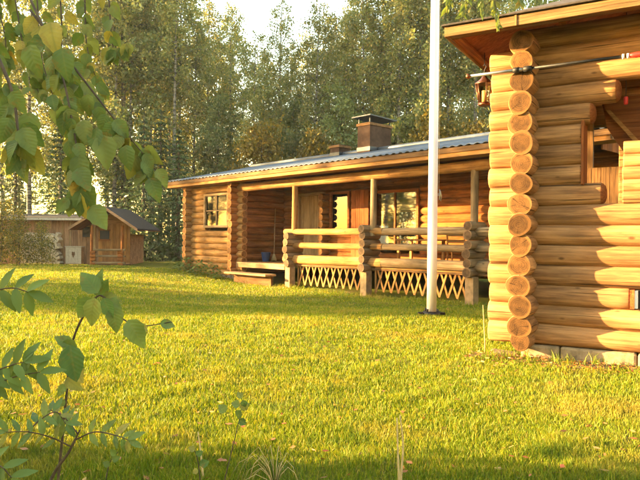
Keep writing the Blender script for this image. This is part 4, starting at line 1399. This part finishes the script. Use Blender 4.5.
# fallen leaves
r_ = np.random.default_rng(5)
n = 700
y = 2.5 * (16 / 2.5) ** r_.random(n); x = r_.uniform(-1, 1, n) * 0.55 * y
k_ = (r_.random(120)); 
cu = r_.uniform(-0.5, 1.6, 420); cv = -0.11 - np.abs(r_.normal(size=420)) * 0.25
x = np.concatenate([x, 1.931 + cu * cN - cv * sN]); y = np.concatenate([y, 5.755 + cu * sN + cv * cN])
n = len(x)
dx, dy = x - FO.x, y - FO.y
s_ = dx * cF + dy * sF; t_ = -dx * sF + dy * cF
dx, dy = x - 1.931, y - 5.755
u_ = dx * cN + dy * sN; v_ = -dx * sN + dy * cN
ok = ~((t_ > -0.3) & (s_ < 1)) & ~((u_ > -0.3) & (v_ > -0.1))
x, y = x[ok], y[ok]; n = len(x)
C = np.stack([x, y, gz(x, y) + r_.uniform(0.012, 0.045, n)], 1)
A, B = rand_axes(r_, n, 0.024, 0.7)
A[:, 2] *= 0.3; B[:, 2] *= 0.3
V, F_ = quads(C, A, B)
tag(link('fallen_leaves', mesh_np('fallen_leaves', V, F_, ['fallen'])), 'scattered brown and yellow leaves fallen on the lawn', 'leaves', kind='stuff')


# ------------------------------------------------------------------ foreground branches with single leaves
def leaf_shape(L, W, seed, pointy=1.0, cup=0.25, curl=0.3, n=9):
    """leaf along +X, midrib on the axis, folded and curled"""
    rd = random.Random(seed)
    xs_ = np.linspace(0, 1, n)
    v = []; f = []
    tw = rd.uniform(-0.25, 0.25)
    for i, t in enumerate(xs_):
        wdt = W * 0.5 * (math.sin(math.pi * t ** (0.72 * pointy)) ** 0.9) * (1 + (0.06 if i % 2 else -0.05)) if 0 < t < 1 else 0.0006
        x = L * t; zc = -curl * L * t * t
        for sgn in (-1, -0.5, 0, 0.5, 1):
            yy = sgn * wdt
            zz = zc + cup * abs(yy) + tw * yy * t + 0.04 * L * math.sin(5 * t + seed) * abs(sgn) * 0.5
            v.append((x, yy, zz))
    for i in range(n - 1):
        for j in range(4):
            a_ = i * 5 + j
            f.append((a_, a_ + 1, a_ + 6, a_ + 5))
    return v, f


LM = {}


def leaf_mesh(style, k, mat):
    key = (style, k, mat)
    if key in LM: return LM[key]
    if style == 'broad':
        v, f = leaf_shape(0.085, 0.056, k, 1.0, 0.15 + 0.1 * (k % 3), 0.12 + 0.1 * (k % 4))
    elif style == 'round':
        v, f = leaf_shape(0.045, 0.040, k, 1.0, 0.2, 0.2)
    else:
        v, f = leaf_shape(0.05, 0.019, k, 1.15, 0.2, 0.2)
    me = mesh_np('leaf', np.array(v), np.array(f), [mat], smooth=True)
    LM[key] = me
    return me


def put_leaf(parent, org, P, direction, face, size, style, mat, k):
    """leaf base at P (world), pointing along direction, blade normal near face"""
    d = Vector(direction).normalized()
    nrm = Vector(face); nrm = (nrm - d * nrm.dot(d)).normalized()
    yv = nrm.cross(d)
    M = Matrix((d, yv, nrm)).transposed().to_4x4()
    o = link('leaf', leaf_mesh(style, k % 8, mat), parent)
    o.matrix_local = Matrix.Translation(Vector(P) - org) @ M @ Matrix.Scale(size, 4)
    return o


def sprig(name, label, stems, leafspecs, mat, org, twigmat='bark_twig', cat='branch', style='broad'):
    th = thing(name, label, cat, org)
    org = Vector(org)
    for pts, r0, r1 in stems:
        n = len(pts)
        MB().tube([Vector(p) - org for p in pts], [r0 + (r1 - r0) * i / (n - 1) for i in range(n)], 6).build('twig', twigmat, th)
    for i, (P, d, fc, s) in enumerate(leafspecs):
        put_leaf(th, org, P, d, fc, s, style, mat, i)
        # petiole
    return th


def smooth_path(ctrl, n=14):
    """Catmull-Rom through (x, y, Y) pixel controls"""
    P = [px(*c) for c in ctrl]
    P = [P[0] * 2 - P[1]] + P + [P[-1] * 2 - P[-2]]
    res = []
    for i in range(1, len(P) - 2):
        for k in range(n):
            t = k / n
            a_, b_, c_, d_ = P[i - 1], P[i], P[i + 1], P[i + 2]
            res.append(0.5 * ((2 * b_) + (c_ - a_) * t + (2 * a_ - 5 * b_ + 4 * c_ - d_) * t * t + (3 * b_ - a_ - 3 * c_ + d_) * t ** 3))
    res.append(P[-2])
    return res


def along(path, t):
    f = t * (len(path) - 1); i = min(int(f), len(path) - 2)
    return path[i].lerp(path[i + 1], f - i)


def leaves_on(path, n, t0, t1, rd, size=(0.8, 1.1), spread=0.5, back=0.0):
    sp = []
    for k in range(n):
        t = t0 + (t1 - t0) * (k + rd.uniform(0.1, 0.9)) / n
        P = along(path, t)
        d = Vector((rd.uniform(-spread, spread), rd.uniform(-0.45, 0.35), -1.0 + rd.uniform(-0.1, 0.3)))
        face = Vector((rd.uniform(-0.6, 0.6), -1.0, rd.uniform(-0.2, 0.5)))
        sp.append((P + d.normalized() * 0.008 + Vector((rd.uniform(-0.012, 0.012), rd.uniform(-0.02, 0.02), 0)), d, face, rd.uniform(*size)))
    return sp


rd = random.Random(99)
# hanging branches, top left
main = smooth_path([(-60, -160, 1.75), (10, -40, 1.6), (55, 55, 1.45), (72, 120, 1.38), (78, 165, 1.35), (80, 200, 1.34)])
side = smooth_path([(30, 10, 1.52), (80, 75, 1.45), (115, 120, 1.42), (140, 150, 1.42), (157, 172, 1.42)])
spec = leaves_on(main, 46, 0.30, 1.0, rd, (0.45, 0.75), 0.8) + leaves_on(side, 36, 0.1, 1.0, rd, (0.45, 0.72), 0.8)
# leaves one can pick out in the photograph: tip and base pixels
for (bx, by, tx, ty, Y, s_) in ((78, 155, 84, 188, 1.34, 0.92), (82, 190, 78, 218, 1.33, 0.86), (92, 205, 108, 233, 1.33, 0.95), (103, 135, 108, 173, 1.36, 1.0), (126, 145, 128, 172, 1.38, 0.82),
                               (150, 178, 160, 202, 1.4, 0.72), (97, 128, 92, 155, 1.36, 0.85), (84, 120, 85, 148, 1.36, 0.85), (20, 122, 15, 160, 1.35, 1.15), (30, 112, 24, 150, 1.35, 1.2), (8, 105, 6, 142, 1.3, 1.2),
                               (50, 22, 56, 58, 1.4, 1.2), (62, 48, 66, 82, 1.38, 1.15), (30, 45, 34, 78, 1.4, 1.2)):
    P0, P1 = px(bx, by, Y), px(tx, ty, Y - 0.02)
    spec.append((P0, P1 - P0, (rd.uniform(-0.3, 0.3), -1, 0.15), 0.86 * (P1 - P0).length / 0.085))
sprig('hanging_branch', 'hanging leafy branch close to camera filling the top left corner', [(main, 0.0042, 0.0011), (side, 0.003, 0.0009)], spec, 'leaf_near', px(-60, -160, 1.75))
main2 = smooth_path([(-90, -60, 1.3), (-30, 10, 1.2), (8, 80, 1.15), (18, 130, 1.12), (20, 150, 1.12)])
spec = leaves_on(main2, 30, 0.3, 1.0, rd, (0.42, 0.68), 0.8)
sprig('hanging_branch', 'leafy branch with large leaves at the very left edge of the picture', [(main2, 0.005, 0.0015)], spec, 'leaf_near', px(-90, -60, 1.3))
# leafier mass behind, further up the same bush
ups = []
upspec = []
for k in range(7):
    x0_ = -40 + k * 24
    pth = smooth_path([(x0_ - 40, -140, 2.6), (x0_, -30, 2.5), (x0_ + 14 + rd.uniform(-8, 8), 30 + rd.uniform(-20, 40), 2.4), (x0_ + 22 + rd.uniform(-10, 10), 85 + rd.uniform(-30, 50) - k * 8, 2.4)])
    ups.append((pth, 0.005, 0.0012)); upspec += leaves_on(pth, 26, 0.25, 1.0, rd, (0.5, 0.85), 0.8)
sprig('hanging_branch', 'thinner yellow green twigs hanging further back at top left', ups, upspec, 'leaf_near', px(-60, -150, 2.5))

# shoot with drooping leaves, lower left
st = smooth_path([(40, 640, 1.55), (58, 480, 1.5), (66, 400, 1.47), (72, 345, 1.45), (84, 315, 1.43), (98, 296, 1.42), (110, 303, 1.42), (122, 318, 1.43), (140, 326, 1.44), (172, 322, 1.46)])
spec = []
for (bx, by, tx, ty, Y, fx) in ((98, 293, 78, 268, 1.40, 0.2), (97, 296, 98, 266, 1.43, -0.4), (92, 298, 72, 322, 1.40, 0.3), (95, 298, 86, 330, 1.38, 0.0), (104, 298, 113, 322, 1.38, -0.3), (108, 300, 122, 308, 1.42, 0.3), (113, 306, 118, 335, 1.39, 0.4), (128, 320, 146, 350, 1.40, 0.2),
                                (138, 325, 150, 332, 1.43, 0.6), (160, 323, 178, 326, 1.45, 0.2), (72, 345, 52, 335, 1.42, 0.2), (74, 340, 60, 362, 1.41, 0.3), (70, 345, 76, 388, 1.40, 0.0), (69, 360, 84, 385, 1.43, 0.2), (66, 384, 55, 398, 1.45, 0.1), (66, 378, 82, 392, 1.44, -0.1), (65, 400, 58, 408, 1.45, 0.3), (102, 298, 122, 300, 1.43, 0.2), (100, 296, 106, 280, 1.45, 0.3)):
    P0, P1 = px(bx, by, Y), px(tx, ty, Y + rd.uniform(-0.03, 0.02))
    spec.append((P0, P1 - P0, (fx, -1, 0.4), 0.88 * (P1 - P0).length / 0.085))
sprig('shrub_shoot', 'arching shoot with drooping brown spotted leaves in the left foreground', [(st, 0.0036, 0.0011)], spec, 'leaf_dark', st[0], cat='shoot')


def pinnate(ctrl, n, rd, size):
    """rowan leaf: a stalk with paired leaflets"""
    path = smooth_path(ctrl, 8)
    sp = []
    for k in range(n):
        t = 0.25 + 0.72 * k / (n - 1)
        P = along(path, t); d = (along(path, min(1, t + 0.05)) - along(path, t - 0.05)).normalized()
        for sgn in (-1, 1):
            side_ = d.cross(Vector((0, -1, 0.3))).normalized() * sgn
            dirn = side_ * 0.9 + d * 0.55 + Vector((0, rd.uniform(-0.3, 0.3), rd.uniform(-0.25, 0.1)))
            sp.append((P, dirn, (rd.uniform(-0.3, 0.3), -0.8, 0.7), size * rd.uniform(0.8, 1.1)))
    sp.append((path[-1], path[-1] - path[-3], (0, -0.8, 0.7), size))
    return path, sp


stems = []; spec = []
base = smooth_path([(30, 640, 1.45), (45, 500, 1.42), (70, 450, 1.40), (80, 430, 1.40)]); stems.append((base, 0.005, 0.002))
for ctrl in ([(75, 440, 1.40), (95, 432, 1.38), (118, 436, 1.36), (128, 440, 1.36)], [(72, 447, 1.40), (50, 437, 1.36), (28, 432, 1.34), (6, 432, 1.33)], [(28, 432, 1.34), (40, 420, 1.37), (56, 412, 1.38), (66, 424, 1.38)], [(78, 434, 1.40), (70, 424, 1.42), (62, 415, 1.44), (50, 410, 1.46)]):
    pth, sp = pinnate(ctrl, 5, rd, 0.75)
    stems.append((pth, 0.002, 0.0009)); spec += sp
sprig('rowan_seedling', 'low seedling with paired narrow leaflets at lower left', stems, spec, 'leaf_dark', base[0], cat='seedling', style='leaflet')
stems = []; spec = []
base = smooth_path([(-90, 560, 1.25), (-50, 420, 1.22), (-20, 385, 1.2)]); stems.append((base, 0.005, 0.002))
for ctrl in ([(-20, 385, 1.2), (-5, 372, 1.19), (12, 365, 1.18), (24, 362, 1.18)], [(-20, 388, 1.2), (0, 382, 1.19), (18, 376, 1.18), (40, 372, 1.18)], [(-30, 300, 1.15), (-10, 292, 1.13), (12, 288, 1.12), (28, 292, 1.12)], [(-40, 470, 1.15), (-20, 462, 1.14), (0, 466, 1.13), (12, 478, 1.13)]):
    pth, sp = pinnate(ctrl, 4, rd, 0.95)
    stems.append((pth, 0.002, 0.0009)); spec += sp
stems.append((smooth_path([(-50, 420, 1.22), (-45, 350, 1.18), (-30, 300, 1.15)]), 0.003, 0.002)); stems.append((smooth_path([(-50, 425, 1.22), (-45, 450, 1.18), (-40, 470, 1.15)]), 0.003, 0.002))
sprig('rowan_seedling', 'bigger narrow leaflets reaching in from the left edge', stems, spec, 'leaf_plant', base[0], cat='seedling', style='leaflet')


def weed(name, label, ctrl, leaves, mat='leaf_dark', style='round', r=0.003, tw='bark_twig', cat='weed'):
    pth = smooth_path(ctrl, 8)
    p0 = pth[0].copy(); p0.z = gzf(p0.x, p0.y) - 0.01
    pth = [p0] + pth
    spec = []
    for (bx, by, tx, ty, Y) in leaves:
        P0 = px(bx, by, Y); P1 = P0.lerp(px(tx, ty, Y), 0.75)
        spec.append((P0, P1 - P0, (rd.uniform(-0.4, 0.4), -1, 0.3), (P1 - P0).length / 0.045))
    return sprig(name, label, [(pth, r, r * 0.5)], spec, mat, p0, tw, cat, style)


weed('weed', 'thin stemmed weed with round dark leaves before the lawn centre', [(225, 478, 2.7), (232, 450, 2.7), (238, 425, 2.7), (243, 400, 2.7)],
     [(240, 405, 228, 402, 2.68), (240, 408, 252, 402, 2.68), (240, 410, 236, 422, 2.66), (242, 402, 248, 414, 2.66), (239, 420, 249, 426, 2.68), (226, 412, 216, 402, 2.7), (242, 398, 236, 390, 2.7), (243, 400, 246, 410, 2.65)])
weed('weed', 'small weed with few leaves left of the round leaved weed', [(200, 478, 2.75), (198, 462, 2.75), (194, 448, 2.75)], [(196, 455, 205, 450, 2.74), (195, 450, 186, 446, 2.74), (200, 465, 212, 460, 2.74), (198, 470, 190, 474, 2.74)])
weed('weed', 'low leafy sprout beneath the lower left seedling', [(106, 478, 2.8), (110, 462, 2.8), (118, 452, 2.8)], [(112, 460, 122, 456, 2.79), (116, 455, 108, 448, 2.79), (110, 465, 100, 462, 2.79)], 'leaf_plant')
for (lb, c1) in (('taller dry pale stalk standing in the shaded foreground', [(399, 478, 2.75), (398, 455, 2.75), (397, 418, 2.75)]), ('second dry stalk right beside the taller pale stalk', [(401, 478, 2.78), (403, 445, 2.78), (400, 415, 2.78)]),
                 ('short dry stalk left of the round leaved weed', [(203, 478, 2.85), (201, 455, 2.85), (198, 432, 2.85)]), ('dry stalk at the near cabin corner', [(485, 342, 5.9), (484, 325, 5.9), (483, 305, 5.9)])):
    weed('dry_stalk', lb, c1, [], r=0.006, tw='dry_straw', cat='stalk')
# arching dry grass tuft
TU = px(275, 474, 2.75); TU.z = gzf(TU.x, TU.y)
T_ = thing('grass_tuft', 'tuft of long arching pale grass in the shaded foreground', 'grass tuft', TU)
for k in range(26):
    a_ = rd.uniform(0, 6.28); L = rd.uniform(0.10, 0.24); hh = rd.uniform(0.08, 0.2)
    d = Vector((math.cos(a_), math.sin(a_) * 0.6, 0))
    MB().tube([d * (L * t) + Vector((0, 0, hh * math.sin(math.pi * min(1, t * 1.05)) ** 0.8)) for t in (0.02, 0.2, 0.45, 0.7, 0.9)], [0.0016, 0.0018, 0.0016, 0.0012, 0.0006], 3).build('blade', 'dry_straw' if k % 3 else 'leaf_plant', T_)

# leafy twig hanging before the near eave
st = []
spec = []
for (c0, c1, c2) in (((470, -60, 4.4), (468, -12, 4.4), (462, 14, 4.4)), ((490, -60, 4.4), (494, -10, 4.4), (497, 26, 4.4)), ((515, -60, 4.4), (512, -20, 4.4), (520, 4, 4.4)), ((455, -60, 4.45), (452, -20, 4.45), (447, 6, 4.45)), ((480, -60, 4.4), (482, -20, 4.4), (480, 12, 4.4))):
    pth = smooth_path([c0, c1, c2], 6); st.append((pth, 0.004, 0.001)); spec += leaves_on(pth, 20, 0.3, 1.0, rd, (0.9, 1.6), 0.9)
ot = px(485, -70, 4.4)
st.append((smooth_path([(380, -140, 4.6), (430, -80, 4.5), (485, -62, 4.4), (540, -60, 4.4)], 6), 0.012, 0.004))
sprig('overhanging_twig', 'green leafy twig hanging in front of the near cabin eave', st, spec, 'leaf_near', ot, style='leaflet', cat='twig')

# leafy plants along the left block of the long cabin
for n_, (s_, t_, sc_, lb) in enumerate(((-10.3, -0.55, 0.9, 'leftmost leafy plant at the foot of the long cabin'), (-9.6, -0.6, 1.1, 'leafy plant under the cabin window, left of centre'), (-8.9, -0.6, 1.15, 'leafy plant under the cabin window, right of centre'), (-8.2, -0.6, 0.95, 'leafy plant next to the porch steps'))):
    P = fcw(s_, t_, 0); z0 = gzf(P.x, P.y)
    r_ = np.random.default_rng(60 + n_)
    n = 150
    az = r_.uniform(0, 2 * np.pi, n); el = r_.uniform(0.2, 1.3, n); L = r_.uniform(0.12, 0.42, n) * sc_ * 1.25
    C = np.stack([np.cos(az) * np.cos(el) * L * 1.2, np.sin(az) * np.cos(el) * L * 1.2, np.sin(el) * L + 0.02], 1)
    A = np.stack([np.cos(az), np.sin(az), r_.uniform(-0.6, 0.2, n)], 1) * 0.065
    B = np.stack([-np.sin(az), np.cos(az), r_.uniform(-0.2, 0.2, n)], 1) * 0.035
    V, F_ = quads(C, A, B)
    pl = thing('leafy_plant', lb, 'plant', (P.x, P.y, z0), 0, 'plants along the cabin foot')
    mb = MB()
    for k in range(10):
        mb.tube([(0, 0, 0), tuple(C[k] * 0.6), tuple(C[k])], 0.005, 4)
    mb.build('stems', 'leaf_plant', pl)
    link('foliage', mesh_np('foliage', V, F_, ['leaf_plant']), pl)

# big shrubs left of the camera that the hanging branches grow from; they shade the foreground
for k, (x, y, s_) in enumerate(((-3.0, 2.35, 0.80), (-4.1, 2.5, 0.9), (-5.3, 2.45, 1.0), (-6.6, 2.6, 1.0), (-4.8, 1.2, 1.0), (-7.8, 2.7, 1.0), (-3.6, 2.0, 0.9), (-9.0, 2.7, 1.1))):
    tree('thicket', x, y, s_, name='shrub', label='shrub left of the camera shading the foreground grass', cat='shrub', group='shrubs left of the camera')
# the wood goes on round the yard behind the camera and to the right
for k, (x, y) in enumerate(((-14, -7), (-9, -12), (-4, -14), (1, -12), (6, -14), (11, -11), (15, -7), (18, -2), (20, 3), (-2, -19), (8, -19))):
    tree(('aspen', 'birch_a', 'spruce_a')[k % 3], x, y, 1.0, name=('aspen_tree', 'birch_tree', 'spruce_tree')[k % 3], label='tree of the wood behind the camera', group='wood behind the camera')

# ------------------------------------------------------------------ thin volume added to lift the dark wood, standing in for lens glare
m = bpy.data.materials.new('added_haze')
m.use_nodes = True
nt = m.node_tree
nt.nodes.clear()
out = nt.nodes.new('ShaderNodeOutputMaterial')
pv = nt.nodes.new('ShaderNodeVolumePrincipled')
pv.inputs['Color'].default_value = (0.9, 0.93, 0.95, 1)
pv.inputs['Density'].default_value = 0.00055
pv.inputs['Anisotropy'].default_value = 0.3
nt.links.new(pv.outputs[0], out.inputs['Volume'])
MATS['added_haze'] = m
HZ = MB().box(-70, 45, -30, 75, -1.3, 24).build('added_haze', 'added_haze')
tag(HZ, 'thin pale veil added over the yard to lift the dark trees', 'added_haze', kind='stuff')
